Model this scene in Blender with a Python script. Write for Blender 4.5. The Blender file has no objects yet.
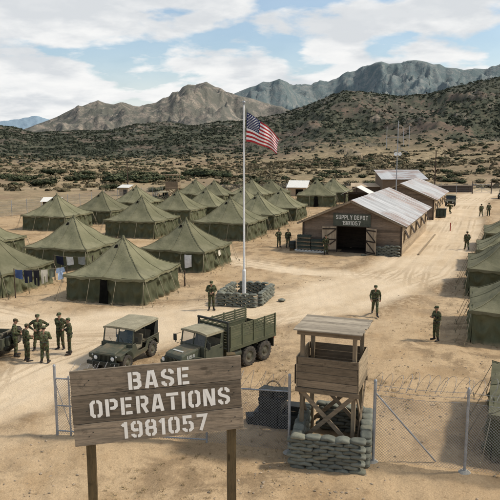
import bpy, math, random
import numpy as np
from mathutils import Vector, Matrix, Euler
random.seed(7)
RNG = np.random.default_rng(11)
PI = math.pi
sc = bpy.context.scene
COL = sc.collection
R = math.radians
CAM_H = 9.6
FOC = 640.0 / 500.0          # focal length in picture widths
PITCH = math.atan(103 / 640)

# ------------------------------------------------------------------ materials
MATS = {}
class N:
    """tiny node-graph helper"""
    def __init__(s, name):
        s.m = bpy.data.materials.new(name); s.m.use_nodes = True
        s.t = s.m.node_tree; s.t.nodes.clear()
        s.out = s.new('ShaderNodeOutputMaterial')
        s.b = s.new('ShaderNodeBsdfPrincipled')
        s.link(s.b.outputs[0], s.out.inputs[0])
        s._tc = None
    def new(s, t): return s.t.nodes.new(t)
    def link(s, a, b): s.t.links.new(a, b)
    def setin(s, sock, v):
        if hasattr(v, 'is_output') or isinstance(v, bpy.types.NodeSocket): s.link(v, sock)
        elif isinstance(v, (tuple, list)) and len(v) == 3 and sock.type == 'RGBA': sock.default_value = (*v, 1)
        else: sock.default_value = v
    def coord(s, kind='Object'):
        if s._tc is None: s._tc = s.new('ShaderNodeTexCoord')
        return s._tc.outputs[kind]
    def mapping(s, v, scale=(1, 1, 1), rot=(0, 0, 0)):
        n = s.new('ShaderNodeMapping'); s.link(v, n.inputs[0]); n.inputs['Scale'].default_value = scale
        n.inputs['Rotation'].default_value = rot; return n.outputs[0]
    def noise(s, v, scale, detail=4, rough=.55, dist=0):
        n = s.new('ShaderNodeTexNoise'); s.link(v, n.inputs['Vector']); n.inputs['Scale'].default_value = scale
        n.inputs['Detail'].default_value = detail; n.inputs['Roughness'].default_value = rough
        n.inputs['Distortion'].default_value = dist; return n.outputs[0]
    def voro(s, v, scale, feature='F1', out=0):
        n = s.new('ShaderNodeTexVoronoi'); n.feature = feature; s.link(v, n.inputs['Vector']); n.inputs['Scale'].default_value = scale
        return n.outputs[out]
    def ramp(s, f, lo, hi, a=0., b=1.):
        n = s.new('ShaderNodeMapRange'); n.interpolation_type = 'SMOOTHSTEP'; s.setin(n.inputs[0], f)
        n.inputs[1].default_value = lo; n.inputs[2].default_value = hi; n.inputs[3].default_value = a; n.inputs[4].default_value = b
        return n.outputs[0]
    def math(s, op, a, b=0., c=None):
        n = s.new('ShaderNodeMath'); n.operation = op; s.setin(n.inputs[0], a); s.setin(n.inputs[1], b)
        if c is not None: s.setin(n.inputs[2], c)
        return n.outputs[0]
    def mix(s, f, a, b, mode='MIX'):
        n = s.new('ShaderNodeMix'); n.data_type = 'RGBA'; n.blend_type = mode
        s.setin(n.inputs[0], f); s.setin(n.inputs[6], a); s.setin(n.inputs[7], b); return n.outputs[2]
    def attr(s, name, out='Fac'):
        n = s.new('ShaderNodeAttribute'); n.attribute_name = name; return n.outputs[out]
    def rand(s): return s.new('ShaderNodeObjectInfo').outputs['Random']
    def bump(s, h, strength=.3, dist=.02):
        n = s.new('ShaderNodeBump'); s.link(h, n.inputs['Height']); n.inputs['Strength'].default_value = strength
        n.inputs['Distance'].default_value = dist; s.link(n.outputs[0], s.b.inputs['Normal'])
    def fin(s, col, rough=.85, metal=0., spec=.3):
        s.setin(s.b.inputs['Base Color'], col); s.setin(s.b.inputs['Roughness'], rough)
        s.b.inputs['Metallic'].default_value = metal; s.b.inputs['Specular IOR Level'].default_value = spec
        MATS[s.m.name] = s.m; return s.m

DUST = (.36, .25, .145)
def paint(name, c1, c2, scale=3., rough=.8, stretch=(1, 1, 1), bump=.25, bscale=None, bdist=.01, dust=0., var=.2, tint=.0, metal=0., spec=.3, fine=.15, detail=5):
    n = N(name); v = n.mapping(n.coord(), stretch)
    f = n.ramp(n.noise(v, scale, detail, .62), .3, .7)
    c = n.mix(f, c1, c2)
    g = n.noise(v, scale * 9, 3, .6)
    c = n.mix(1., c, n.ramp(g, .25, .75, 1 - fine, 1 + fine), 'MULTIPLY')
    if var: c = n.mix(1., c, n.ramp(n.rand(), 0, 1, 1 - var / 2, 1 + var / 2), 'MULTIPLY')
    if tint: c = n.mix(1., c, n.math('MULTIPLY_ADD', n.attr('tint'), tint, 1 - tint / 2), 'MULTIPLY')
    if name == 'army_green' or name == 'bed_green':
        g3 = n.new('ShaderNodeNewGeometry'); sx = n.new('ShaderNodeSeparateXYZ'); n.link(g3.outputs['Normal'], sx.inputs[0])
        c = n.mix(n.math('MULTIPLY', n.ramp(sx.outputs[2], .3, .95, .06, .42), n.ramp(n.noise(n.coord(), 1.8, 6, .72), .35, .68)), c, tuple(k * .8 for k in DUST))
        c = n.mix(n.ramp(n.noise(n.coord(), 11, 3, .7), .64, .72, 0, .5), c, (.035, .032, .026))
    if dust:
        x = n.new('ShaderNodeSeparateXYZ'); n.link(n.coord(), x.inputs[0])
        d = n.ramp(x.outputs[2], dust, 0., 0, 1)
        d = n.math('MULTIPLY', d, n.ramp(n.noise(n.coord(), 2.3, 5, .7), .3, .75, .15, .95))
        c = n.mix(d, c, DUST)
    n.bump(n.noise(v, bscale or scale * 8, 4, .6), bump, bdist)
    return n.fin(c, rough, metal, spec)

def wood(name, c1, c2, along='X', rough=.9, tint=.5, dark=.5):
    st = {'X': (1, 14, 14), 'Y': (14, 1, 14), 'Z': (14, 14, 1)}[along]
    n = N(name); v = n.mapping(n.coord(), st)
    off = n.new('ShaderNodeCombineXYZ'); n.link(n.math('MULTIPLY', n.attr('tint'), 37.), off.inputs[0]); n.link(n.math('MULTIPLY', n.attr('tint'), 91.), off.inputs[2])
    va = n.new('ShaderNodeVectorMath'); n.link(v, va.inputs[0]); n.link(off.outputs[0], va.inputs[1]); v = va.outputs[0]
    c = n.mix(n.ramp(n.noise(v, .9, 6, .65, .6), .3, .72), c1, c2)
    gr = n.noise(v, 3.2, 4, .7, .3)
    kn = n.voro(n.mapping(v, tuple(1.1 if q == 1 else .22 for q in st)), 1.0); kn = n.ramp(n.math('ADD', kn, n.math('MULTIPLY', n.noise(v, 2., 2, .5), .08)), .19, .11)
    rot = n.ramp(n.noise(n.mapping(n.coord(), (.8, .8, .8)), 2.6, 5, .75), .56, .70, 0, .55)
    c = n.mix(n.ramp(gr, .48, .68, 0, dark), c, tuple(k * .3 for k in c1))
    c = n.mix(n.math('MULTIPLY', kn, .75), c, tuple(k * .22 for k in c1)); c = n.mix(rot, c, tuple(k * .45 for k in c2))
    st2 = n.noise(n.coord(), 1.7, 5, .7)
    c = n.mix(n.ramp(st2, .45, .8, 0, .45), c, tuple(k * .5 for k in c2))
    c = n.mix(1., c, n.math('MULTIPLY_ADD', n.attr('tint'), tint, 1 - tint / 2), 'MULTIPLY')
    c = n.mix(1., c, n.ramp(n.rand(), 0, 1, .92, 1.08), 'MULTIPLY')
    n.bump(gr, .5, .008)
    return n.fin(c, rough, 0, .2)

def canvas(name, c1, c2, soft=1.):
    n = N(name); v = n.coord()
    c = n.mix(n.ramp(n.noise(v, .7, 5, .6), .3, .7), c1, c2)
    streak = n.noise(n.mapping(v, (2.5, 2.5, .5)), 1.2, 5, .65)
    c = n.mix(n.ramp(streak, .5, .8, 0, .45), c, tuple(k * .62 for k in c1))
    pale = n.noise(v, 1.9, 6, .7)
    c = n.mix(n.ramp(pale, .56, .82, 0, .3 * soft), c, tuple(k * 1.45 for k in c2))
    c = n.mix(n.attr('tint'), c, tuple(k * .45 for k in c1))
    x = n.new('ShaderNodeSeparateXYZ'); n.link(v, x.inputs[0])
    d = n.math('MULTIPLY', n.ramp(x.outputs[2], .24, 0., 0, 1), n.ramp(n.noise(v, 3, 5, .7), .3, .7, .1, .6))
    c = n.mix(d, c, DUST)
    c = n.mix(1., c, n.ramp(n.rand(), 0, 1, .82, 1.16), 'MULTIPLY')
    n.bump(n.math('ADD', n.noise(v, 2.2, 6, .6), n.math('MULTIPLY', n.noise(n.mapping(v, (1, 1, .6)), .9, 3, .5, 1.), 1.2)), .6, .09)
    return n.fin(c, .92, 0, .12)

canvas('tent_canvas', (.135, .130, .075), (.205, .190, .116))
canvas('tent_wall_canvas', (.080, .086, .048), (.118, .118, .068), .5)  # same cloth as the roof, the walls' shade put into its darker colour
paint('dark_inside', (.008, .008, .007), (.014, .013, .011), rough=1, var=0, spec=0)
paint('rope', (.27, .23, .155), (.33, .28, .19), 8)
wood('weathered_wood', (.32, .24, .155), (.20, .155, .105), 'X')
wood('weathered_wood_up', (.32, .245, .155), (.20, .155, .105), 'Z')
wood('weathered_wood_across', (.42, .355, .265), (.29, .24, .175), 'X', dark=.6)
wood('sign_wood', (.285, .222, .155), (.130, .108, .080), 'X', tint=.9, dark=.75)
wood('post_wood', (.165, .115, .055), (.10, .075, .04), 'Z')
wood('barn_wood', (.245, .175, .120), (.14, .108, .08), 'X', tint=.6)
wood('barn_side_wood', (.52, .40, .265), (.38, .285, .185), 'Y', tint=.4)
wood('door_wood', (.50, .39, .27), (.36, .28, .19), 'Z', dark=.3)
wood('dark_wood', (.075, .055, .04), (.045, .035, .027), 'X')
wood('pole_wood', (.10, .07, .05), (.065, .047, .035), 'Z')
paint('white_paint', (.74, .72, .66), (.6, .57, .5), 6, .8, var=.05)
def worn_letter():
    n = N('letter_paint'); v = n.coord()
    c = n.mix(n.ramp(n.noise(v, 2.2, 4, .6), .3, .7), (.92, .89, .82), (.84, .80, .72))
    w = n.math('ADD', n.noise(n.mapping(v, (1.5, 9, 14)), 2.4, 5, .75), n.math('MULTIPLY', n.noise(v, 1.3, 3, .6), .3))
    c = n.mix(n.ramp(w, .76, .86, 0, .8), c, (.24, .20, .15))
    return n.fin(c, .9, 0, .1)
worn_letter()
paint('board_green', (.085, .092, .068), (.055, .062, .047), 4)
paint('army_green', (.068, .075, .050), (.050, .057, .039), 2.5, .62, bump=.08, dust=.75, spec=.35, fine=.06)
paint('bed_green', (.085, .092, .052), (.062, .07, .042), 2.5, .75, bump=.1, dust=.9, spec=.25, fine=.08)
paint('army_dark', (.022, .025, .021), (.034, .036, .028), 4, .7, dust=.3, bump=.1)
paint('jeep_canvas', (.31, .275, .185), (.23, .205, .135), 2.2, .95, bump=.3, bdist=.02)
paint('rubber', (.028, .027, .025), (.085, .072, .055), 6, .9, var=.05)
paint('wheel_rim', (.065, .068, .046), (.11, .092, .065), 5, .75)
paint('seat_canvas', (.20, .175, .12), (.14, .12, .085), 5, .95)
paint('lamp_white', (.72, .72, .68), (.8, .8, .76), 8, .15, bump=0, var=0, spec=.6)
paint('marking_white', (.5, .5, .46), (.38, .38, .35), 9, .8, var=0)
paint('galvanised', (.36, .37, .38), (.26, .27, .28), 5, .5, metal=.35, var=.1)
paint('wire', (.30, .30, .30), (.22, .22, .22), 5, .55, metal=.3, var=0)
paint('steel_mast', (.40, .41, .42), (.3, .31, .32), 5, .5, metal=.3)
paint('sandbag_cloth', (.128, .136, .110), (.180, .180, .142), 5, .97, bump=.5, bdist=.02, dust=.0, var=.4)
paint('sandbag_tan', (.22, .21, .155), (.17, .17, .125), 5, .97, bump=.5, bdist=.02, dust=.0, var=.35)
paint('case_black', (.020, .022, .020), (.034, .036, .030), 4, .65, bump=.1)
paint('crate_green', (.045, .062, .05), (.03, .042, .036), 4, .8, dust=.2, var=.3)
paint('flag_red', (.40, .028, .03), (.33, .022, .026), 3, .85, bump=.15, var=0)
paint('flag_white', (.75, .73, .70), (.66, .64, .62), 3, .85, bump=.15, var=0)
paint('flag_blue', (.02, .028, .095), (.015, .02, .07), 3, .85, bump=.15, var=0)
paint('pole_white', (.78, .78, .76), (.66, .65, .62), 3, .4, bump=.05, var=0, dust=.4)
for nm, a in dict(cloth_blue=(.05, .085, .20), cloth_navy=(.018, .022, .045), cloth_black=(.014, .014, .018), cloth_cream=(.62, .57, .46), cloth_olive=(.16, .17, .12), cloth_sky=(.42, .52, .68), cloth_white=(.78, .78, .75), cloth_grey=(.32, .33, .30)).items():
    paint(nm, a, tuple(k * .8 for k in a), 4, .95, bump=.4, bdist=.02, var=0)
paint('skin', (.40, .235, .155), (.34, .19, .125), 12, .6, bump=.05, var=.25, fine=.05)
paint('boot_leather', (.016, .014, .012), (.03, .025, .02), 8, .6, dust=.05, var=0)
paint('hair', (.03, .02, .014), (.02, .014, .01), 30, .8, var=.3)
paint('concrete', (.4, .37, .31), (.3, .28, .24), 5)
paint('red_paint', (.35, .06, .035), (.25, .05, .03), 5)
paint('stone', (.40, .31, .21), (.26, .2, .14), 9, .95, tint=.5, var=0)

def camo():
    n = N('camouflage_cloth'); v = n.coord()
    a = n.noise(v, 7.5, 2, .5, .6); b = n.noise(n.mapping(v, (1, 1, 1.3), (.4, .2, 1)), 9., 2, .5, .5); d = n.noise(n.mapping(v, (1.2, 1, 1), (1, .7, .3)), 10.5, 2, .5, .4)
    c = n.mix(n.ramp(a, .48, .52), (.105, .115, .062), (.052, .066, .032))
    c = n.mix(n.ramp(b, .55, .58), c, (.075, .05, .03))
    c = n.mix(n.ramp(d, .60, .63), c, (.016, .017, .014))
    c = n.mix(1., c, n.ramp(n.rand(), 0, 1, .85, 1.2), 'MULTIPLY')
    n.bump(n.noise(v, 14, 4, .6), .5, .02)
    return n.fin(c, .95, 0, .1)
camo()

def tin_roof():
    n = N('corrugated_tin'); v = n.coord()
    w = n.new('ShaderNodeTexWave'); n.link(n.mapping(v, (1, 1, 1)), w.inputs[0]); w.bands_direction = 'Y'; w.inputs['Scale'].default_value = 2.1
    patch = n.noise(v, .22, 3, .5)
    st = n.noise(n.mapping(v, (.28, 2.6, .28)), 1.3, 6, .75)
    rust = n.math('MULTIPLY', n.ramp(st, .44, .58), n.ramp(patch, .42, .56))
    c = n.mix(n.ramp(n.noise(n.mapping(v, (.4, 2, .4)), 1.1, 5, .7), .3, .75), (.52, .515, .50), (.36, .355, .345))
    c = n.mix(n.math('MULTIPLY', rust, .9), c, (.25, .135, .085))
    c = n.mix(1., c, n.math('MULTIPLY_ADD', n.attr('tint'), .24, .88), 'MULTIPLY')
    n.bump(w.outputs['Fac'], .7, .03)
    return n.fin(c, .55, .08, .4)
tin_roof()

def glass():
    n = N('windscreen_glass')
    n.b.inputs['Transmission Weight'].default_value = .0; n.b.inputs['Alpha'].default_value = .42
    return n.fin((.05, .07, .075), .06, 0, .8)
glass()

def foliage(name, c1, c2, c3):
    n = N(name)
    t = n.attr('tint')
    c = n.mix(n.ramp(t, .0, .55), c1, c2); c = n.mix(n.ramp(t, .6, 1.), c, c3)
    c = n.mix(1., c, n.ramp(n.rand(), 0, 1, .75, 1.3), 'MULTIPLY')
    return n.fin(c, .9, 0, .08)
foliage('shrub_green', (.024, .032, .017), (.068, .076, .040), (.125, .124, .068))
foliage('shrub_sage', (.095, .08, .048), (.20, .165, .098), (.30, .25, .15))
foliage('shrub_dark', (.034, .040, .027), (.064, .071, .047), (.098, .100, .066))
foliage('dry_grass_blade', (.16, .115, .055), (.30, .22, .11), (.42, .32, .17))

# ------------------------------------------------------------------ mesh builder
class MB:
    def __init__(s): s.v = []; s.f = []; s.m = []; s.t = []; s.sm = []
    def add(s, vs, fs, mi=0, tint=.5, smooth=False):
        o = len(s.v); s.v += [tuple(p) for p in vs]
        for f in fs: s.f.append([i + o for i in f]); s.m.append(mi); s.t.append(tint); s.sm.append(smooth)
        return s
    def box(s, c, size, rz=0., mi=0, tint=None, rot=None, taper=1.):
        if tint is None: tint = random.random()
        M = rot if rot is not None else Matrix.Rotation(rz, 3, 'Z')
        hx, hy, hz = size[0] / 2, size[1] / 2, size[2] / 2; vs = []
        for z in (-hz, hz):
            k = taper if z > 0 else 1
            for x, y in ((-hx, -hy), (hx, -hy), (hx, hy), (-hx, hy)): vs.append(Vector(c) + M @ Vector((x * k, y * k, z)))
        return s.add(vs, [(3, 2, 1, 0), (4, 5, 6, 7), (0, 1, 5, 4), (1, 2, 6, 5), (2, 3, 7, 6), (3, 0, 4, 7)], mi, tint)
    def beam(s, p0, p1, w, h, mi=0, tint=None, up=(0, 0, 1)):
        p0, p1 = Vector(p0), Vector(p1); d = p1 - p0; L = d.length; x = d.normalized(); up = Vector(up)
        if abs(x.dot(up)) > .99: up = Vector((0, 1, 0))
        y = up.cross(x).normalized(); z = x.cross(y)
        return s.box((p0 + p1) / 2, (L, w, h), mi=mi, tint=tint, rot=Matrix((x, y, z)).transposed())
    def cyl(s, p0, p1, r0, r1=None, n=12, mi=0, tint=.5, cap=True):
        r1 = r0 if r1 is None else r1; p0, p1 = Vector(p0), Vector(p1); d = (p1 - p0).normalized()
        a = d.orthogonal().normalized(); b = d.cross(a); vs = []
        for p, r in ((p0, r0), (p1, r1)):
            for i in range(n): t = 2 * PI * i / n; vs.append(p + a * r * math.cos(t) + b * r * math.sin(t))
        s.add(vs, [(i, (i + 1) % n, n + (i + 1) % n, n + i) for i in range(n)], mi, tint, True)
        if cap: s.add(vs, [tuple(range(n))[::-1], tuple(range(n, 2 * n))], mi, tint)
        return s
    def tube(s, pts, r, n=6, mi=0, tint=.5, closed=False):
        pts = [Vector(p) for p in pts]; L = len(pts); vs = []; prev = None
        for i, p in enumerate(pts):
            d = (pts[(i + 1) % L] - pts[i - 1]) if closed or 0 < i < L - 1 else (pts[1] - pts[0] if i == 0 else pts[-1] - pts[-2])
            d.normalize()
            a = d.orthogonal().normalized() if prev is None else (prev - d * prev.dot(d)).normalized()
            prev = a; b = d.cross(a); rr = r[i] if isinstance(r, (list, tuple)) else r
            for k in range(n): t = 2 * PI * k / n; vs.append(p + a * rr * math.cos(t) + b * rr * math.sin(t))
        fs = []
        for i in range(L if closed else L - 1):
            j = (i + 1) % L
            for k in range(n): fs.append((i * n + k, i * n + (k + 1) % n, j * n + (k + 1) % n, j * n + k))
        if not closed: fs += [tuple(range(n))[::-1], tuple(range((L - 1) * n, L * n))]
        return s.add(vs, fs, mi, tint, True)
    def prism(s, prof, y0, y1, mi=0, tint=.5):
        """profile in x,z pushed from y0 to y1"""
        n = len(prof); vs = [(x, y0, z) for x, z in prof] + [(x, y1, z) for x, z in prof]
        return s.add(vs, [tuple(range(n)), tuple(range(2 * n - 1, n - 1, -1))] + [(i + n, (i + 1) % n + n, (i + 1) % n, i) for i in range(n)], mi, tint)
    def lathe(s, prof, c=(0, 0, 0), axis='Z', n=20, mi=0, tint=.5):
        vs = []
        for r, h in prof:
            for i in range(n):
                t = 2 * PI * i / n; x, y = r * math.cos(t), r * math.sin(t)
                vs.append((c[0] + x, c[1] + y, c[2] + h) if axis == 'Z' else (c[0] + x, c[1] + h, c[2] + y))
        L = len(prof)
        fs = [(i * n + k, i * n + (k + 1) % n, (i + 1) * n + (k + 1) % n, (i + 1) * n + k) for i in range(L - 1) for k in range(n)]
        return s.add(vs, fs, mi, tint, True)
    def ball(s, c, r, n=10, m=7, mi=0, tint=.5, sq=(1, 1, 1)):
        return s.lathe2(c, r, n, m, mi, tint, sq)
    def lathe2(s, c, r, n, m, mi, tint, sq):
        vs = []; 
        for j in range(m + 1):
            a = -PI / 2 + PI * j / m
            for i in range(n): t = 2 * PI * i / n; vs.append((c[0] + sq[0] * r * math.cos(a) * math.cos(t), c[1] + sq[1] * r * math.cos(a) * math.sin(t), c[2] + sq[2] * r * math.sin(a)))
        fs = [(j * n + i, j * n + (i + 1) % n, (j + 1) * n + (i + 1) % n, (j + 1) * n + i) for j in range(m) for i in range(n)]
        return s.add(vs, fs, mi, tint, True)
    def grid(s, P, nu, nv, mi=0, tint=None, smooth=True):
        """P(i,j) -> point"""
        vs = [P(i, j) for j in range(nv + 1) for i in range(nu + 1)]; w = nu + 1
        for j in range(nv):
            for i in range(nu):
                pass
        return s.add(vs, [(j * w + i, j * w + i + 1, (j + 1) * w + i + 1, (j + 1) * w + i) for j in range(nv) for i in range(nu)], mi, .0 if tint is None else tint, smooth)
    def mesh(s, name, mats):
        me = bpy.data.meshes.new(name); me.from_pydata(s.v, [], s.f)
        for m in mats: me.materials.append(MATS[m])
        me.polygons.foreach_set('material_index', s.m); me.polygons.foreach_set('use_smooth', s.sm)
        a = me.attributes.new('tint', 'FLOAT', 'FACE'); a.data.foreach_set('value', s.t)
        me.update(); return me
    def build(s, name, mat, parent=None, bevel=0.):
        mats = [mat] if isinstance(mat, str) else list(mat)
        o = bpy.data.objects.new(name, s.mesh(name, mats)); COL.objects.link(o); o.parent = parent
        if bevel:
            b = o.modifiers.new('bevel', 'BEVEL'); b.width = bevel; b.segments = 2; b.limit_method = 'ANGLE'; b.angle_limit = R(40)
        return o

def tag(o, label=None, cat=None, group=None, kind=None):
    if label: o['label'] = label
    if cat: o['category'] = cat
    if group: o['group'] = group
    if kind: o['kind'] = kind
    return o
def empty(name, loc=(0, 0, 0), rz=0., label=None, cat=None, group=None, scale=1.):
    o = bpy.data.objects.new(name, None); o.empty_display_size = .3; COL.objects.link(o)
    o.location = loc; o.rotation_euler = (0, 0, rz); o.scale = (scale,) * 3
    return tag(o, label, cat, group)
def kids(o): return [c for c in bpy.data.objects if c.parent == o]
def copy_tree(o, loc=None, rz=None, label=None, group=None, parent=None, skip=()):
    c = o.copy(); COL.objects.link(c); c.parent = parent
    if loc is not None: c.location = loc
    if rz is not None: c.rotation_euler = (0, 0, rz)
    if label: c['label'] = label
    if group: c['group'] = group
    for ch in KIDS.get(o.name) or KIDS.setdefault(o.name, kids(o)):
        if ch.name.split('.')[0] in skip: continue
        copy_tree(ch, parent=c)
    return c
KIDS = {}

# ------------------------------------------------------------------ noise and terrain height
def vhash(ix, iy, seed):
    h = (ix.astype(np.int64) * 374761393 + iy.astype(np.int64) * 668265263 + seed * 974634777) & 0x7fffffff
    h = ((h ^ (h >> 13)) * 1274126177) & 0x7fffffff
    return ((h ^ (h >> 16)) & 0xffffff) / float(0xffffff)
def vnoise(x, y, seed=0):
    xi, yi = np.floor(x), np.floor(y); fx, fy = x - xi, y - yi
    ux, uy = fx ** 3 * (fx * (fx * 6 - 15) + 10), fy ** 3 * (fy * (fy * 6 - 15) + 10)
    a, b, c, d = vhash(xi, yi, seed), vhash(xi + 1, yi, seed), vhash(xi, yi + 1, seed), vhash(xi + 1, yi + 1, seed)
    return (a * (1 - ux) + b * ux) * (1 - uy) + (c * (1 - ux) + d * ux) * uy
def fbm(x, y, o=4, seed=0, g=.5):
    r = 0; a = 1; t = 0
    for k in range(o):
        ca, sa = math.cos(k * 1.1), math.sin(k * 1.1)
        r = r + a * vnoise(ca * x - sa * y, sa * x + ca * y, seed + k); t += a; a *= g; x = x * 2.03 + 7.1; y = y * 2.03 + 3.7
    return r / t
def ridged(x, y, o=5, seed=0, g=.55):
    r = 0; a = 1; t = 0
    for k in range(o):
        ca, sa = math.cos(k * 1.3), math.sin(k * 1.3)
        n = 1 - np.abs(2 * vnoise(ca * x - sa * y, sa * x + ca * y, seed + k) - 1); r = r + a * n * n; t += a; a *= g; x = x * 2.07 + 5.3; y = y * 2.07 + 1.9
    return r / t
def sstep(a, b, x): t = np.clip((x - a) / (b - a), 0, 1); return t * t * (3 - 2 * t)
# skyline heights of each ridge: (bearing as tangent*640+250, elevation row) -> crest height at the ridge distance
RIDGES = [
 dict(D=300., y0=150., p=[(-200, 163), (60, 168), (225, 171), (250, 168), (277, 162), (305, 160), (335, 159), (381, 154), (442, 152), (480, 144), (500, 141), (700, 128)], e=1.15, rough=.05),
 dict(D=900., y0=330., p=[(-300, 118), (-60, 122), (0, 125), (20, 128), (34, 133), (68, 131), (112, 130), (136, 124), (170, 122), (189, 126), (216, 122), (243, 121), (267, 116), (280, 114), (308, 104), (335, 93), (344, 90), (374, 92), (398, 96), (425, 93), (449, 87), (473, 80), (500, 76), (700, 60)], e=1.15, rough=.3),
 dict(D=2600., y0=1150., p=[(-300, 140), (20, 131), (37, 125), (58, 117), (68, 112), (76, 108), (80, 105.5), (84, 106.2), (92, 103), (100, 100.5), (106, 103), (115, 104.5), (121, 102.6), (127, 103), (133, 105.5), (141, 106.5), (150, 104), (157, 102.5), (163, 98.5), (170, 96.5), (174, 92), (180, 91), (184, 86.5), (189, 84.5), (196, 85.5), (202, 83.2), (207, 81.8), (211, 84), (216, 87), (221, 88), (226, 91.5), (231, 92.5), (240, 96), (250, 98), (290, 110), (340, 120), (700, 120)], e=1.25, rough=.62),
 dict(D=4500., y0=2500., p=[(-300, 140), (150, 130), (200, 102), (231, 95), (240, 91), (250, 87), (256, 85.5), (263, 81.5), (270, 81.8), (279, 78.5), (284, 80.5), (292, 83.5), (300, 82), (311, 83), (318, 79.5), (326, 80), (335, 76.5), (342, 71.5), (347, 70), (353, 70.5), (360, 66.5), (368, 65), (373, 62.5), (379, 61.5), (386, 63.8), (398, 63), (404, 60.8), (412, 60), (422, 61.5), (430, 64.5), (436, 64), (442, 67.5), (452, 68), (460, 70), (470, 68.3), (480, 68.8), (490, 65), (500, 63), (560, 50), (700, 60)], e=1.2, rough=.62),
 dict(D=9000., y0=6500., p=[(-300, 112), (-60, 116), (0, 121), (20, 119), (38, 115.5), (50, 119), (66, 125), (110, 140), (700, 140)], e=1., rough=.25),
]
def row_to_z(row, D):
    cy = (250 - row) / 640.; ry = math.cos(PITCH) + cy * math.sin(PITCH); rz = -math.sin(PITCH) + cy * math.cos(PITCH)
    return CAM_H + rz / ry * D
for r in RIDGES: r['px'] = [a for a, b in r['p']]; r['z'] = [row_to_z(b, r['D']) for a, b in r['p']]
def terrain(x, y, full=False):
    x = np.asarray(x, float); y = np.asarray(y, float)
    d = np.maximum(y * .987 + 1.5, 1.); px = 250 + 640 * x / d
    h = np.zeros_like(x); idx = np.full(x.shape, -1)
    for i, r in enumerate(RIDGES):
        D, y0 = r['D'], r['y0']; zc = np.interp(px, r['px'], r['z'])
        s = np.clip((y - y0) / (D - y0), 0, 1)
        prof = np.where(y <= D, s ** r['e'], np.clip(1 - (y - D) / (D * .35), 0, 1) ** 1.2)
        sc_ = D * .105
        n = ridged(x / sc_, y / sc_ * .7, 6, 20 + 7 * i, .5) - .45
        amp = r['rough'] * np.maximum(zc, 0) * np.clip(s * 3, 0, 1) * (1 - .90 * np.clip((s - .80) / .20, 0, 1))
        hi = zc * prof + amp * n + np.where(y > y0, (fbm(x / (sc_ * .06), y / (sc_ * .06), 4, 90 + i) - .5) * np.maximum(zc, 0) * .05 * np.clip(s * 3, 0, 1), 0)
        hi = np.where(y < D, np.minimum(hi, (zc - CAM_H) * y / D * np.where(zc > CAM_H, 1 - .04 * (1 - s), 1) + CAM_H), hi)
        up = hi > h; h = np.where(up, hi, h); idx = np.where(up, i, idx)
    far = sstep(140, 200, y)
    h = h + far * (fbm(x / 60, y / 60, 3, 5) - .5) * 3. * sstep(150, 320, y) + far * (fbm(x / 9, y / 9, 3, 6) - .5) * .8
    if full: return h, idx, px
    return h
ROADS = [([(75, 190), (47, 131), (36, 108), (27.5, 86), (20, 66), (12.5, 49), (4.5, 39.5), (-5, 34), (-16, 32), (-30, 31), (-70, 24)], 3.9),
         ([(-4, 34.5), (-8.5, 27), (-11.5, 20), (-15, 8), (-20, -20)], 2.6), ([(12, 47), (4, 49), (-3, 55), (-6, 62)], 1.6),
         ([(-60, 150), (-20, 147), (30, 146), (80, 150)], 2.2), ([(-10, 33), (-18, 38), (-30, 50)], 1.8)]
def road_dist(x, y):
    best = np.full(x.shape, 1e9); lat = np.full(x.shape, 1e9)
    for pts, w in ROADS:
        for (ax, ay), (bx, by) in zip(pts[:-1], pts[1:]):
            dx, dy = bx - ax, by - ay; L2 = dx * dx + dy * dy
            t = np.clip(((x - ax) * dx + (y - ay) * dy) / L2, 0, 1)
            d = np.hypot(x - ax - t * dx, y - ay - t * dy)
            k = d / w; up = k < best; best = np.where(up, k, best); lat = np.where(up, d, lat)
    return best, lat
def ground_detail(x, y):
    """small bumps and wheel ruts of the camp ground (metres)"""
    rk, lat = road_dist(x, y)
    near = 1 - sstep(90, 150, y)
    b = (fbm(x / 1.6, y / 1.6, 4, 41, .6) - .5) * .20 + (fbm(x / .45, y / .45, 3, 61, .6) - .5) * .085
    b = b * (.35 + .65 * sstep(.5, 1.3, rk))
    rut = np.zeros_like(x)
    for o in (.75, 2.0, 2.9): rut = rut - .05 * np.exp(-((lat - o + .25 * (fbm(x / 6, y / 6, 2, 70) - .5)) / .16) ** 2)
    berm = .15 * np.exp(-((rk - 1.08) / .13) ** 2) * sstep(.3, .65, fbm(x / 2.2, y / 2.2, 3, 75))
    return (b + berm + rut * (1 - sstep(1.0, 1.3, rk))) * near
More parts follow.
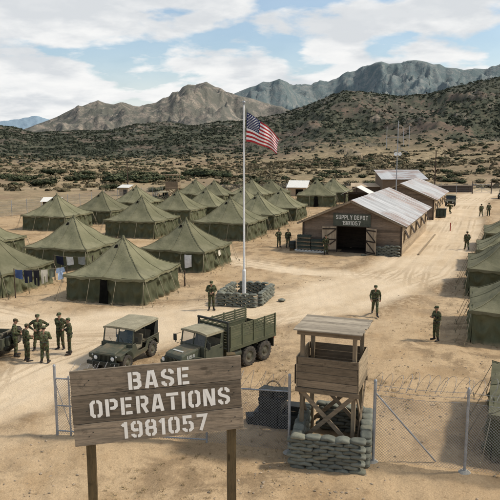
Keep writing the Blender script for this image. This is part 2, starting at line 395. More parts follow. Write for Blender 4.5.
# ------------------------------------------------------------------ the ground and hills: one sheet
def terrain_material(name, has_dirt, has_scrub, has_rock):
    n = N(name); v = n.coord(); veg = n.attr('veg'); c = None; h = []
    fine = n.noise(v, 3.2, 5, .7)
    if has_dirt:
        road = n.attr('road'); big = n.noise(v, .05, 3, .6); mid = n.noise(v, .35, 5, .65); grit = n.noise(v, 22., 2, .6)
        dirt = n.mix(n.ramp(big, .3, .7), (.50, .362, .215), (.415, .29, .165))
        dirt = n.mix(n.ramp(mid, .44, .66, 0, .75), dirt, (.345, .228, .120))
        dirt = n.mix(n.ramp(fine, .53, .70, 0, .6), dirt, (.25, .168, .09))
        # trodden, wheel-swept sand
        disturbed = n.math('MULTIPLY', n.ramp(n.noise(v, .55, 5, .72, .5), .46, .60), n.ramp(n.noise(v, .11, 2, .5), .36, .54))
        dirt = n.mix(n.math('MULTIPLY', disturbed, .75), dirt, (.215, .148, .084))
        sand = n.mix(n.ramp(mid, .3, .72), (.66, .525, .362), (.565, .435, .285))
        dirt = n.mix(road, dirt, sand)
        # wheel tracks: pairs of narrow bands beside each path, broken up and with a tread
        wig = n.math('MULTIPLY_ADD', n.noise(v, .30, 2, .5), .5, -.25); tread = n.ramp(n.noise(v, 9., 2, .5), .38, .56, .6, 1.); gap = n.ramp(n.noise(v, .09, 2, .5), .44, .58)
        tot = None
        for at, offs in (('lat', (.55, 1.15, 2.15, 2.75)), ('lat2', (.42, .78))):
            a = n.math('ADD', n.attr(at), wig)
            for o_ in offs:
                band = n.ramp(n.math('ABSOLUTE', n.math('SUBTRACT', a, o_)), .16, .06)
                tot = band if tot is None else n.math('MAXIMUM', tot, band)
        tot = n.math('MULTIPLY', n.math('MULTIPLY', tot, tread), gap)
        dirt = n.mix(n.math('MULTIPLY', tot, .46), dirt, (.285, .195, .108))
        dirt = n.mix(n.math('MULTIPLY', n.attr('berm'), n.ramp(fine, .34, .58, .2, .9)), dirt, (.245, .165, .09))
        dirt = n.mix(1., dirt, n.ramp(grit, .2, .8, .84, 1.14), 'MULTIPLY')
        c = dirt; h.append(n.math('MULTIPLY', grit, .18)); h.append(n.math('MULTIPLY', n.noise(v, 8., 4, .7), .45))
    if has_scrub:
        big2 = n.noise(v, .05, 5, .66)
        scrub = n.mix(n.ramp(big2, .35, .65), (.27, .205, .118), (.40, .31, .185))
        scrub = n.mix(n.ramp(n.noise(v, .02, 3, .6), .48, .62, 0, .8), scrub, (.22, .145, .095))
        br = n.noise(v, .33, 5, .72, .3)
        scrub = n.mix(n.ramp(n.noise(v, .42, 4, .75, .4), .42, .60, 0, .75), scrub, (.165, .135, .078))
        scrub = n.mix(n.ramp(fine, .48, .66, 0, .6), scrub, (.115, .098, .056))
        brush = n.mix(n.ramp(n.noise(v, .12, 2, .6), .35, .65), (.044, .050, .031), (.085, .084, .052))
        soil = n.mix(n.ramp(big2, .36, .64), (.066, .062, .042), (.155, .110, .078))
        scrub = n.mix(n.attr('slope'), scrub, soil)
        c = scrub if c is None else n.mix(n.ramp(veg, .02, .4), c, scrub)
        # veg 0: bare camp ground   .5: dry field   1: chaparral slope
        cover = n.ramp(n.math('SUBTRACT', br, n.math('MULTIPLY_ADD', veg, -.34, .74)), -.03, .05)
        c = n.mix(n.math('MULTIPLY', cover, n.ramp(veg, .1, .4)), c, brush)
    if has_rock:
        # mountains: rock, scree and thin scrub
        rock = n.attr('rock')
        rc = n.mix(n.ramp(n.noise(v, .012, 6, .72), .38, .66), (.16, .125, .095), (.40, .315, .24))
        rc = n.mix(n.ramp(n.noise(n.mapping(v, (1, 1, .5)), .022, 6, .75, .4), .43, .55, 0, .95), rc, (.042, .050, .034))
        rc = n.mix(n.ramp(n.noise(v, .055, 5, .8), .56, .64, 0, .85), rc, (.46, .39, .32))
        rc = n.mix(n.ramp(n.noise(v, .11, 2, .7), .52, .58, 0, .75), rc, (.045, .05, .034))
        c = n.mix(rock, c, rc)
        c = n.mix(n.attr('haze'), c, n.attr('hazecol', 'Color'))  # distance haze painted into the base colour of the far ridges
        h.append(n.math('MULTIPLY', n.math('MULTIPLY', n.noise(v, .018, 5, .7, .3), 170.), rock))
    b = n.math('MULTIPLY', fine, .6)
    for q in h: b = n.math('ADD', b, q)
    n.bump(b, .8, .07)
    return n.fin(c, .97, 0, .1)

PATHS = [[(30, 96), (19, 68), (10, 47), (4, 38), (.5, 31), (-1, 27)], [(-5, 29.5), (-3.5, 33), (3, 38.5), (10, 50), (17, 62)], [(8.5, 33), (7, 40), (7.5, 48), (8.2, 57)],
         [(36, 108), (24, 78), (14.5, 53), (9.5, 37), (6.5, 28), (4.8, 22.5)], [(9, 27), (3, 29.5), (-6, 31.5), (-20, 30)], [(-12.5, 29.5), (-11, 26), (-10.5, 20), (-12, 10)], [(10, 44), (2, 44.5), (-4, 45.5), (-3, 60)]]
def path_dist(x, y):
    best = np.full(x.shape, 50.)
    for P in PATHS:
        P = [P[0]] + P + [P[-1]]; q = []
        for k in range(1, len(P) - 2):
            p0, p1, p2, p3 = (np.array(P[k + j], float) for j in (-1, 0, 1, 2))
            for t in np.linspace(0, 1, 7)[:-1]: q.append(.5 * (2 * p1 + (p2 - p0) * t + (2 * p0 - 5 * p1 + 4 * p2 - p3) * t * t + (3 * p1 - p0 - 3 * p2 + p3) * t ** 3))
        q.append(np.array(P[-1], float)); m = y < 140
        for (ax, ay), (bx, by) in zip(q[:-1], q[1:]):
            dx, dy = bx - ax, by - ay; t = np.clip(((x[m] - ax) * dx + (y[m] - ay) * dy) / (dx * dx + dy * dy), 0, 1)
            best[m] = np.minimum(best[m], np.hypot(x[m] - ax - t * dx, y[m] - ay - t * dy))
    return best
def build_terrain():
    t = np.concatenate([np.linspace(-1.25, -.5, 60)[:-1], np.linspace(-.5, .5, 520), np.linspace(.5, 1.25, 60)[1:]])
    nr = 760; yy = -30 + np.exp(np.linspace(math.log(9.), math.log(10200.), nr))
    Y, T = np.meshgrid(yy, t, indexing='ij'); X = T * (Y + 30)
    Z, idx, px = terrain(X, Y, True)
    Z = Z + ground_detail(X, Y)
    w = len(t); vs = np.stack([X, Y, Z], -1).reshape(-1, 3)
    i = np.arange(nr - 1)[:, None] * w + np.arange(w - 1)[None]
    fs = np.stack([i, i + 1, i + w + 1, i + w], -1).reshape(-1, 4)
    me = bpy.data.meshes.new('terrain'); me.vertices.add(len(vs)); me.vertices.foreach_set('co', vs.ravel().astype(np.float32))
    me.loops.add(fs.size); me.loops.foreach_set('vertex_index', fs.ravel().astype(np.int32))
    me.polygons.add(len(fs)); me.polygons.foreach_set('loop_start', (np.arange(len(fs)) * 4).astype(np.int32))
    me.polygons.foreach_set('use_smooth', np.ones(len(fs), bool)); me.update(calc_edges=True)
    rk, lat = road_dist(X, Y)
    road = (1 - sstep(.55, 1.35, rk + (fbm(X / 3, Y / 3, 4, 33) - .5) * .7))
    wide = (1 - sstep(.8, 2.6, rk + (fbm(X / 5, Y / 5, 3, 37) - .5) * 1.4)) * .34
    road = np.maximum(road, wide) * (1 - sstep(150, 190, Y))
    road = road * (.75 + .25 * sstep(.2, .5, np.abs(lat - 1.7)))
    berm = np.exp(-((rk - 1.12) / .20) ** 2) * sstep(.34, .55, fbm(X / 2.2, Y / 2.2, 3, 75)) * (Y < 130)
    # edge of the camp: scrub begins outside the perimeter fence
    edge = np.interp(X, [-200, -60, -37, -33, -26, -16, 46, 80, 300], [20, 55, 78, 92, 110, 128, 136, 140, 150])
    field = sstep(-3, 12, Y - edge + (fbm(X / 9, Y / 9, 3, 51) - .5) * 14)
    veg = field * (.30 + .24 * (fbm(X / 40, Y / 40, 3, 52) - .5))
    veg = np.where(idx == 0, np.maximum(veg, .34 * sstep(150, 190, Y)), veg)
    foot = sstep(300, 460, Y)
    gul = fbm(X / 45, Y / 70, 5, 53, .6)
    barep = sstep(.53, .66, gul)
    v1 = .98 - .50 * barep
    # bare reddish shoulders of the dark ridge
    veg = np.where(idx == 1, np.maximum(veg * (1 - foot), foot * v1), np.maximum(veg, foot * .7 * (idx < 1)))
    rock = (idx >= 2) * 1.0
    rock = np.maximum(rock, (idx == 1) * .55 * sstep(.62, .7, fbm(X / 30, Y / 40, 5, 57, .62)))
    slope = sstep(330, 480, Y) * (idx == 1)
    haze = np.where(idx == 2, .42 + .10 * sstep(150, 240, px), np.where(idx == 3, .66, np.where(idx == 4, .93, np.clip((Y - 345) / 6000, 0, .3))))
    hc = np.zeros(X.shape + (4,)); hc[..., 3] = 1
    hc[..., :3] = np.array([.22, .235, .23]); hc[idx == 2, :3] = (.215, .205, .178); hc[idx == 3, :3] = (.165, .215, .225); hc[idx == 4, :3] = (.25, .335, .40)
    for nm, a in dict(road=road, veg=veg, rock=rock, haze=haze, slope=slope, lat=np.minimum(lat, 50.), lat2=path_dist(X, Y), berm=berm).items():
        at = me.attributes.new(nm, 'FLOAT', 'POINT'); at.data.foreach_set('value', a.ravel().astype(np.float32))
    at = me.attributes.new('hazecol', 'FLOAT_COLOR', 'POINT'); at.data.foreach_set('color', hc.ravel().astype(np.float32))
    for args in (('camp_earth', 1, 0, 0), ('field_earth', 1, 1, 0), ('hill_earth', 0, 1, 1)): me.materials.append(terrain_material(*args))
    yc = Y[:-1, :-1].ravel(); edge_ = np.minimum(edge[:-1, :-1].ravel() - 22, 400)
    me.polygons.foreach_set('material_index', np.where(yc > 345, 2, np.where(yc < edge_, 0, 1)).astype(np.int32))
    o = bpy.data.objects.new('terrain', me); COL.objects.link(o); o['kind'] = 'structure'
build_terrain()
def gz(x, y):
    if y < 135: return float(ground_detail(np.array([x], float), np.array([y], float))[0])
    return float(terrain(np.array([x]), np.array([y]))[0] + ground_detail(np.array([x], float), np.array([y], float))[0])

# ------------------------------------------------------------------ sky, sun, camera
SUN_TO = Vector((1, .04, 0)).normalized() * math.cos(R(46)) + Vector((0, 0, math.sin(R(46))))
def sky():
    w = bpy.data.worlds.new('World'); sc.world = w; w.use_nodes = True; w.cycles.sampling_method = 'MANUAL'; w.cycles.sample_map_resolution = 512; t = w.node_tree; t.nodes.clear()
    nw = t.nodes.new; lk = t.links.new
    out = nw('ShaderNodeOutputWorld'); sk = nw('ShaderNodeTexSky'); sk.sky_type = 'NISHITA'; sk.sun_disc = False
    sk.sun_elevation = R(46); sk.sun_rotation = math.atan2(SUN_TO.x, SUN_TO.y); sk.air_density = 1.0; sk.dust_density = 1.6; sk.ozone_density = 1.2
    tn = nw('ShaderNodeMix'); tn.data_type = 'RGBA'; tn.blend_type = 'MULTIPLY'; tn.inputs[0].default_value = 1; lk(sk.outputs[0], tn.inputs[6]); tn.inputs[7].default_value = (.98, 1.04, 1.03, 1)
    b1 = nw('ShaderNodeBackground'); lk(tn.outputs[2], b1.inputs[0]); b1.inputs[1].default_value = .15
    tc = nw('ShaderNodeTexCoord'); sp = nw('ShaderNodeSeparateXYZ'); lk(tc.outputs['Generated'], sp.inputs[0])
    def mth(op, a, b=0.):
        n = nw('ShaderNodeMath'); n.operation = op
        for k, q in enumerate((a, b)):
            if isinstance(q, (int, float)): n.inputs[k].default_value = q
            else: lk(q, n.inputs[k])
        return n.outputs[0]
    def ramp(f, lo, hi, a=0., b=1.):
        n = nw('ShaderNodeMapRange'); n.interpolation_type = 'SMOOTHSTEP'; lk(f, n.inputs[0])
        for k, q in enumerate((lo, hi, a, b)): n.inputs[k + 1].default_value = q
        return n.outputs[0]
    zz = mth('ADD', mth('MAXIMUM', sp.outputs[2], 0.), .22)
    cv = nw('ShaderNodeCombineXYZ'); lk(mth('DIVIDE', sp.outputs[0], zz), cv.inputs[0]); lk(mth('DIVIDE', sp.outputs[1], zz), cv.inputs[1])
    lk(mth('MULTIPLY', sp.outputs[2], 2.2), cv.inputs[2])
    def noise(scale, det, rough, off=(0, 0, 0), dist=.0):
        m = nw('ShaderNodeMapping'); lk(cv.outputs[0], m.inputs[0]); m.inputs['Location'].default_value = off; m.inputs['Scale'].default_value = (1, 1, 1)
        n = nw('ShaderNodeTexNoise'); lk(m.outputs[0], n.inputs['Vector']); n.inputs['Scale'].default_value = scale; n.inputs['Detail'].default_value = det
        n.inputs['Roughness'].default_value = rough; n.inputs['Distortion'].default_value = dist; return n.outputs[0]
    ox, oy = CLOUD_OFF[0], CLOUD_OFF[1]
    base = noise(2.6, 8, .52, CLOUD_OFF, .1)
    wide = noise(.8, 2, .5, (ox + 4.1, oy + 2.2, 0))
    f = mth('ADD', mth('MULTIPLY', base, .80), mth('MULTIPLY', wide, .35))
    hor = ramp(sp.outputs[2], .02, .16, .12, 0.)          # thicker veil low down
    top = ramp(sp.outputs[2], .24, .55, 0., -.04)
    f = mth('ADD', f, mth('ADD', hor, top))
    mask = ramp(f, .518, .615)
    veil = ramp(sp.outputs[2], .0, .15, .86, .14)
    mask = mth('MAXIMUM', mask, veil)
    # grey undersides: the same cloud field sampled a little higher up
    up = noise(2.6, 6, .52, (ox + .0, oy + .16, .10), .1)
    fine = noise(7., 5, .55, (ox, oy, 0))
    sh = mth('ADD', mth('MULTIPLY', ramp(up, .43, .62), .85), mth('MULTIPLY', ramp(fine, .35, .7), .35))
    mx = nw('ShaderNodeMix'); mx.data_type = 'RGBA'; lk(sh, mx.inputs[0])
    mx.inputs[6].default_value = (.98, .98, .97, 1); mx.inputs[7].default_value = (.72, .75, .78, 1)
    b2 = nw('ShaderNodeBackground'); lk(mx.outputs[2], b2.inputs[0]); b2.inputs[1].default_value = .97
    ms = nw('ShaderNodeMixShader'); lk(mask, ms.inputs[0]); lk(b1.outputs[0], ms.inputs[1]); lk(b2.outputs[0], ms.inputs[2]); lk(ms.outputs[0], out.inputs[0])
CLOUD_OFF = (2.2, 14.3, 0)
sky()
sl = bpy.data.lights.new('sun', 'SUN'); sl.energy = 3.5; sl.angle = R(5); sl.color = (1, .93, .82)
so = bpy.data.objects.new('sun', sl); COL.objects.link(so); so.rotation_euler = (-SUN_TO).to_track_quat('-Z', 'Y').to_euler(); so.location = (60, -10, 80)
cam = bpy.data.cameras.new('camera'); co = bpy.data.objects.new('camera', cam); COL.objects.link(co); sc.camera = co
cam.sensor_width = 36; cam.lens = 36 * FOC; cam.clip_start = .1; cam.clip_end = 30000
co.location = (0, 0, CAM_H); co.rotation_euler = (PI / 2 - PITCH, 0, 0)
sc.render.engine = 'CYCLES'; sc.cycles.max_bounces = 4; sc.cycles.diffuse_bounces = 2
sc.view_settings.view_transform = 'Standard'; sc.view_settings.look = 'None'; sc.view_settings.exposure = 0; sc.view_settings.gamma = 1
UX, UY = math.cos(R(-19.1)), math.sin(R(-19.1))          # the camp grid: front axis
VX, VY = -UY, UX                                          # side axis
YAW = R(-19.1)

# ------------------------------------------------------------------ tents
def tent_meshes(seed):
    rnd = random.Random(seed); S = 2.66; E_ = 2.82; WALL = 1.62; AP = 3.74
    rr = [rnd.uniform(-.05, .05) for _ in range(16)]
    n = 36
    gx_, gy_ = np.meshgrid(np.linspace(0, 5, n + 1) + seed * 7.3, np.linspace(0, 5, n + 1)); wr = ((fbm(gx_, gy_, 4, 200 + seed, .55) - .5) * .20).tolist()
    def roofpt(i, j):
        a, b = 2 * i / n - 1, 2 * j / n - 1
        mx = max(abs(a), abs(b)); l2 = min(1., math.hypot(a, b) / 1.18)
        s = .8 * mx + .2 * l2 if mx < 1 else 1.
        z = WALL + .02 + (AP - WALL) * (max(0, 1 - s)) ** 1.5
        ang = math.atan2(b, a)
        z -= .045 * math.sin(PI * min(1, s)) * (.5 - .5 * math.cos(8 * ang)) * .8
        if s > .93: z -= .07 * (.5 - .5 * math.cos(8 * ang)) + rr[int((ang + PI) / (2 * PI) * 15.99)] * .6
        z += .03 * math.sin(9 * a + seed) * math.sin(7 * b + 2 * seed) * math.sin(PI * s) + wr[j][i] * math.sin(PI * min(1, s * .9 + .1))
        return (a * E_, b * E_, z)
    roof_i = lambda i, j: roofpt(i, j)
    roof = MB(); roof.grid(roofpt, n, n)
    # seam darkening and small valance
    for k, f in enumerate(roof.f):
        cx = sum(roof.v[q][0] for q in f) / 4; cy = sum(roof.v[q][1] for q in f) / 4
        m = max(abs(cx), abs(cy)) / E_
        roof.t[k] = .0
        if m > .93: roof.t[k] = .12
    for sd in range(4):
        M = Matrix.Rotation(sd * PI / 2, 3, 'Z')
        def vp(i, j, M=M):
            a = 2 * i / n - 1; top = Vector(roofpt(i, 0)); 
            p = top + Vector((0, -.015, -.15 * j - .03 * j * math.sin(a * 22 + seed))) if sd == 0 else None
            if sd: q = Vector(roofpt(i, 0)); p = M @ (q + Vector((0, -.015, -.15 * j - .03 * j * math.sin(a * 22 + seed + sd))))
            return p
        roof.grid(vp, n, 1, tint=.18)
    seam = MB()
    for k in range(8):
        pts = []
        for q in range(19):
            s = q / 18; ang = k * PI / 4
            a, b = [(1, 0), (1, 1), (0, 1), (-1, 1), (-1, 0), (-1, -1), (0, -1), (1, -1)][k]
            p = roofpt(round((a * s + 1) * n / 2), round((b * s + 1) * n / 2)); pts.append((p[0], p[1], p[2] + (.028 if k % 2 else .012)))
        seam.tube(pts, .02, 6, tint=.10)
    wall = MB(); hang = 6
    for sd in range(4):
        M = Matrix.Rotation(sd * PI / 2, 3, 'Z'); ph = [rnd.uniform(0, 6) for _ in range(hang)]; amp = [rnd.uniform(.5, 1.3) for _ in range(hang)]
        nx, nz = 84, 14
        def wp(i, j):
            x = 2 * i / nx - 1; z = j / nz; k = min(hang - 1, int((x + 1) / 2 * hang)); t = ((x + 1) / 2 * hang - k) * 2 - 1
            down = 1 - z
            d = .15 * amp[k] * (1 - t * t) * (1 - 1.7 * abs(math.sin(5.5 * down + 2.4 * t * t + ph[k]))) * min(1, down * 4)
            d += .09 * math.cos(PI * t * .5) * math.sin(5.5 * t + ph[k]) * down
            d += .025 * abs(math.sin(17 * x + ph[k])) * (1 - .5 * down) + .16 * down ** 2 + (.04 if down > .98 else 0)
            return M @ Vector((x * S, -S - d * (1 if abs(x) < .985 else .25), z * WALL))
        wall.grid(wp, nx, nz)
    door = MB()
    for q in range(2):
        pass
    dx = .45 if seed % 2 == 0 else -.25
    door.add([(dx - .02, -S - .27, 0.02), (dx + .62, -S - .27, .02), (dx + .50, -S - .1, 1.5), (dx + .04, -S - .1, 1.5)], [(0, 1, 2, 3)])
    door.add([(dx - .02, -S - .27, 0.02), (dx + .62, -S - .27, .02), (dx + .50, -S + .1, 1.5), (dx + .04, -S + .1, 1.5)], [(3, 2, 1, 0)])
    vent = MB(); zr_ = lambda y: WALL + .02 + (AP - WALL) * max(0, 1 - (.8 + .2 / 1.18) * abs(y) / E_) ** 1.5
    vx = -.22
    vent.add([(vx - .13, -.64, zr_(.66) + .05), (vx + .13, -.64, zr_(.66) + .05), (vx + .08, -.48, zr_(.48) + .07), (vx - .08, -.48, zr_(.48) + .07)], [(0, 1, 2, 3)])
    cap = MB().lathe([(0, AP + .16), (.07, AP + .12), (.16, AP - .14), (.30, AP - .36), (.29, AP - .38)], n=12, tint=.25)
    rope = MB().tube([(0, 0, 1.58), (0, -.3, .85), (0, -.62, .06)], .013, 5).cyl((0, -.60, -.1), (0, -.68, .2), .022, n=6)
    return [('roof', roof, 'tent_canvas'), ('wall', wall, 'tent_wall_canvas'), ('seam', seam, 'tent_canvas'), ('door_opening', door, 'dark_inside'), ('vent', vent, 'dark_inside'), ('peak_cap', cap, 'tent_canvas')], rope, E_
TENT_PROTO = []
def make_tent(seed, loc, rz, label, group, scale):
    t = empty('tent', loc, rz, label, 'tent', group, scale)
    parts, rope, E_ = tent_meshes(seed)
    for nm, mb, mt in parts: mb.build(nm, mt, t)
    rm = None
    for sd in range(4):
        for k in (-1., -.33, .33, 1.):
            if rm is None: o = rope.build('guy_rope', 'rope', t); rm = o
            else: o = rm.copy(); COL.objects.link(o); o.parent = t
            M = Matrix.Rotation(sd * PI / 2, 3, 'Z'); p = M @ Vector((k * E_ * .97, -E_ + .02, 0)); o.location = p
            o.rotation_euler = (0, 0, sd * PI / 2 + (k * .35 if abs(k) == 1 else 0))
    return t
G_L = 'olive canvas tents pitched in rows left of the depot'; G_R = 'olive canvas tents pitched along the right edge of the road'
TENTS = [  # x, y, yaw deg, scale, label
 (-8.3, 41.5, -16.5, 1.0, 'olive canvas tent with a dark open doorway, the nearest whole tent above the parked jeep'),
 (-5.2, 51.9, -20, 1.02, 'olive canvas tent with a white sheet on its front wall, left of the sandbagged flagpole'),
 (-11.9, 70.6, -19, 1.05, 'olive canvas tent straight behind the tent whose front carries the white sheet'),
 (-2.1, 69.2, -20, 1.08, 'olive canvas tent whose right edge passes behind the middle of the flagpole'),
 (-23.1, 76.6, -17, 1.02, 'olive canvas tent in front of the small white roofed hut at far left'),
 (-14.6, 52.8, -18, 1.04, 'olive canvas tent behind the back washing line, left of the tent with the open doorway'),
 (-17.5, 43.4, -19, .97, 'olive canvas tent cut by the left picture edge beside the front washing line'),
 (-23.9, 56.0, -19, 1.0, 'olive canvas tent mostly outside the left picture edge, only its right corner showing'),
 (-19.2, 83.4, -19, 1.02, 'olive canvas tent just left of and before the tall dark pole in the camp'),
 (-16.8, 95.0, -20, 1.0, 'olive canvas tent right behind the foot of the tall dark pole at left'),
 (-9.4, 83.6, -18, 1.04, 'olive canvas tent in front of the distant guard post and its parked jeep'),
 (-6.0, 88.4, -20, 1.0, 'olive canvas tent between the distant guard post tent and the flagpole, in the third row'),
 (-9.5, 112.0, -19, 1.02, 'small far olive tent just right of the distant guard post'),
 (-6.1, 109.4, -19, 1.0, 'small far olive tent, second to the right of the distant guard post'),
 (.3, 109.8, -20, 1.06, 'far olive tent whose peak stands just right of the flagpole'),
 (1.0, 78.2, -19, 1.03, 'olive canvas tent directly right of the flagpole, behind the two soldiers by the depot'),
 (4.2, 87.0, -18, 1.02, 'olive canvas tent behind the depot left corner, right of the two standing soldiers'),
 (3.8, 115.3, -19, 1.0, 'far olive tent left of the small white roofed shed behind the camp'),
 (11.1, 106.8, -8, 1.08, 'far olive tent with a dark doorway rising behind the depot roof slope'),
 (-.9, 91.5, -19, 1., 'far olive tent half hidden by the flagpole, behind the tents of the third row'),
 (14.9, 115.4, -19, 1.05, 'farthest right olive tent behind the left slope of the depot roof'),
]
protos = {}; SPARE = []
DOORS = ('nearest whole tent', 'dark doorway rising', 'peak stands just right')
def put_tent(x, y, yaw, s, label, group):
    k = len(protos) if len(protos) < 5 else random.Random(x * 7 + y).randrange(5)
    if k not in protos:
        protos[k] = make_tent(k + 1, (x, y, 0), R(yaw), label, group, s)
        if not any(q in label for q in DOORS):
            KIDS[protos[k].name] = kids(protos[k]); dd = [c for c in KIDS[protos[k].name] if c.name.startswith('door_opening')][0]; SPARE.append(dd); dd.parent = None; COL.objects.unlink(dd)
        return protos[k]
    return copy_tree(protos[k], (x, y, 0), R(yaw), label, group, skip=() if any(q in label for q in DOORS) else ('door_opening',))
for x, y, yaw, s, lab in TENTS:
    s *= 1.05 if y > 60 else 1.
    o = put_tent(x, y, yaw, s, lab, G_L); o.scale = (s, s, s * (1 + .03 * math.sin(x * 3)))
RT = [((7.42, 18.25), 'nearest olive tent at the lower right corner, seen through the chain link fence'),
      ((10.95, 30.6), 'second nearest olive tent at the right edge, beside the soldier facing the road'),
      ((14.5, 40.8), 'third olive tent along the right edge, behind the tent beside the soldier'),
      ((17.9, 49.4), 'fourth olive tent along the right edge, showing mostly its sloping roof'),
      ((22.2, 59.2), 'farthest small olive tent along the right side of the road')]
for (x, y), lab in RT:
    cx = x + 2.72 * (UX + VX); cy = y + 2.72 * (UY + VY)
    o = put_tent(cx, cy, -19.1 - (2.5 if y < 20 else 0), 1.0, lab, G_R)
    if y < 20: o.scale = (1, .92, .93)

# small things on the tents
def cloth(name, P0, P1, drop, mat, label, cat, group=None, legs=0., wav=.03, seed=0):
    """a cloth pegged along P0-P1 and hanging down"""
    P0, P1 = Vector(P0), Vector(P1); d = (P1 - P0); nrm = Vector((-d.y, d.x, 0)).normalized(); rnd = random.Random(seed); a, b = rnd.uniform(0, 6), rnd.uniform(0, 6)
    nx, nz = 12, 12; m = MB(); w = d.length
    def P(i, j):
        u = i / nx; t = j / nz
        p = P0 + d * u + Vector((0, 0, -drop * t * (1 + .07 * math.sin(3 * u + a)) - .03 * math.sin(PI * u) * (1 - t)))
        p += nrm * (wav * t * math.sin(7 * u + a + 1.5 * t) + .03 * math.sin(3 * t + b))
        if legs and t > .35: p += d * ((.5 - u) * .10 * t)
        return p
    m.grid(P, nx, nz)
    if legs:
        keep = [k for k, f in enumerate(m.f) if not (k // nx > 5 and k % nx in (5, 6))]
        m.f = [m.f[k] for k in keep]; m.m = [m.m[k] for k in keep]; m.t = [m.t[k] for k in keep]; m.sm = [m.sm[k] for k in keep]
    o = m.build(name, mat); return tag(o, label, cat, group)
def shirt(P0, P1, drop, mat, label, group):
    P0, P1 = Vector(P0), Vector(P1); d = P1 - P0; m = MB(); nrm = Vector((-d.y, d.x, 0)).normalized()
    out = [(.0, .05), (.08, 0), (.36, 0), (.5, .06), (.64, 0), (.92, 0), (1, .05), (1.12, .42), (.92, .46), (.84, .3), (.86, 1), (.14, 1), (.16, .3), (.08, .46), (-.12, .42)]
    vs = [P0 + d * u + Vector((0, 0, -drop * t)) + nrm * .05 * math.sin(5 * u + 4 * t) for u, t in out]; c = sum(vs, Vector()) / len(vs)
    vs.append(c); m.add(vs, [(i, (i + 1) % 15, 15) for i in range(15)], smooth=True)
    return tag(m.build('hanging_shirt', mat), label, 'laundry', group)
LG = 'laundry on the lines between the left tents'
def line_z(a, b, u, sag): p = Vector(a).lerp(Vector(b), u); p.z -= sag * 4 * u * (1 - u); return p
def wash_line(a, b, sag, label, items):
    pts = [line_z(a, b, i / 16, sag) for i in range(17)]
    root = empty('clothesline', (0, 0, 0), 0, label, 'clothesline')
    MB().tube(pts, .012, 5).build('line', 'rope', root)
    for p in (a, b): MB().cyl((p[0], p[1], -.1), (p[0], p[1], p[2] + .06), .04, .034, n=8).build('post', 'pole_wood', root)
    for k, (nm, u0, u1, drop, mat, lab, kind) in enumerate(items):
        A, B = line_z(a, b, u0, sag), line_z(a, b, u1, sag); A.z += .01; B.z += .01
        if kind == 'shirt': shirt(A, B, drop, mat, lab, LG)
        else: cloth(nm, A, B, drop, mat, lab, 'laundry', LG, legs=1. if kind == 'legs' else 0., seed=k)
wash_line((-15.15, 40.35, 1.85), (-12.0, 41.2, 1.88), .13, 'front washing line strung between the edge tent and the doorway tent', [
 ('hanging_towel', .02, .155, .60, 'cloth_blue', 'bright blue towel at the left end of the front washing line', ''),
 ('hanging_trousers', .18, .34, .82, 'cloth_navy', 'navy trousers second from left on the front washing line', 'legs'),
 ('hanging_trousers', .36, .47, 1.0, 'cloth_black', 'black trousers hanging beside the cream shorts on the front line', 'legs'),
 ('hanging_shorts', .50, .63, .88, 'cloth_cream', 'cream trousers in the middle of the front washing line', 'legs'),
 ('hanging_towel', .66, .76, .58, 'cloth_olive', 'olive cloth between the cream trousers and the pale blue shirt', ''),
 ('hanging_shirt', .80, .95, .80, 'cloth_sky', 'pale blue shirt at the right end of the front washing line', 'shirt')])
wash_line((-14.2, 45.7, 1.85), (-11.3, 45.3, 1.85), .08, 'back washing line strung before the tent behind the doorway tent', [
 ('hanging_towel', .06, .24, .62, 'cloth_navy', 'dark navy cloth at the left of the back washing line', ''),
 ('hanging_towel', .32, .50, .60, 'cloth_white', 'white towel in the middle of the back washing line', ''),
 ('hanging_towel', .62, .80, .55, 'cloth_grey', 'grey green towel at the right of the back washing line', '')])
tb = Vector((-5.2, 51.9, 0)); Mb = Matrix.Rotation(R(-20), 3, 'Z')
cloth('hanging_sheet', tb + Mb @ Vector((1.25, -3.0, 1.42)), tb + Mb @ Vector((1.85, -3.0, 1.42)), 1.0, 'cloth_white', 'white sheet hanging on the front wall of the tent left of the flagpole', 'sheet', seed=3)
cloth('hanging_rag', tb + Mb @ Vector((2.98, -.3, 1.45)), tb + Mb @ Vector((2.98, .1, 1.45)), .45, 'cloth_cream', 'small cream rag hanging on the sunlit side of the tent by the flagpole', 'rag', seed=4)
def post(name, x, y, h, r, mat, label, cat): return tag(MB().cyl((x, y, -.15), (x, y, h), r, r * .9, n=8).build(name, mat), label, cat)
post('wooden_stake', -4.55, 43.7, 1.15, .05, 'pole_wood', 'short dark wooden stake beside the doorway tent, left of the guard soldier', 'stake')
post('marker_post', 23.2, 73.6, .95, .06, 'red_paint', 'short red marker post beside the depot rear corner', 'post')

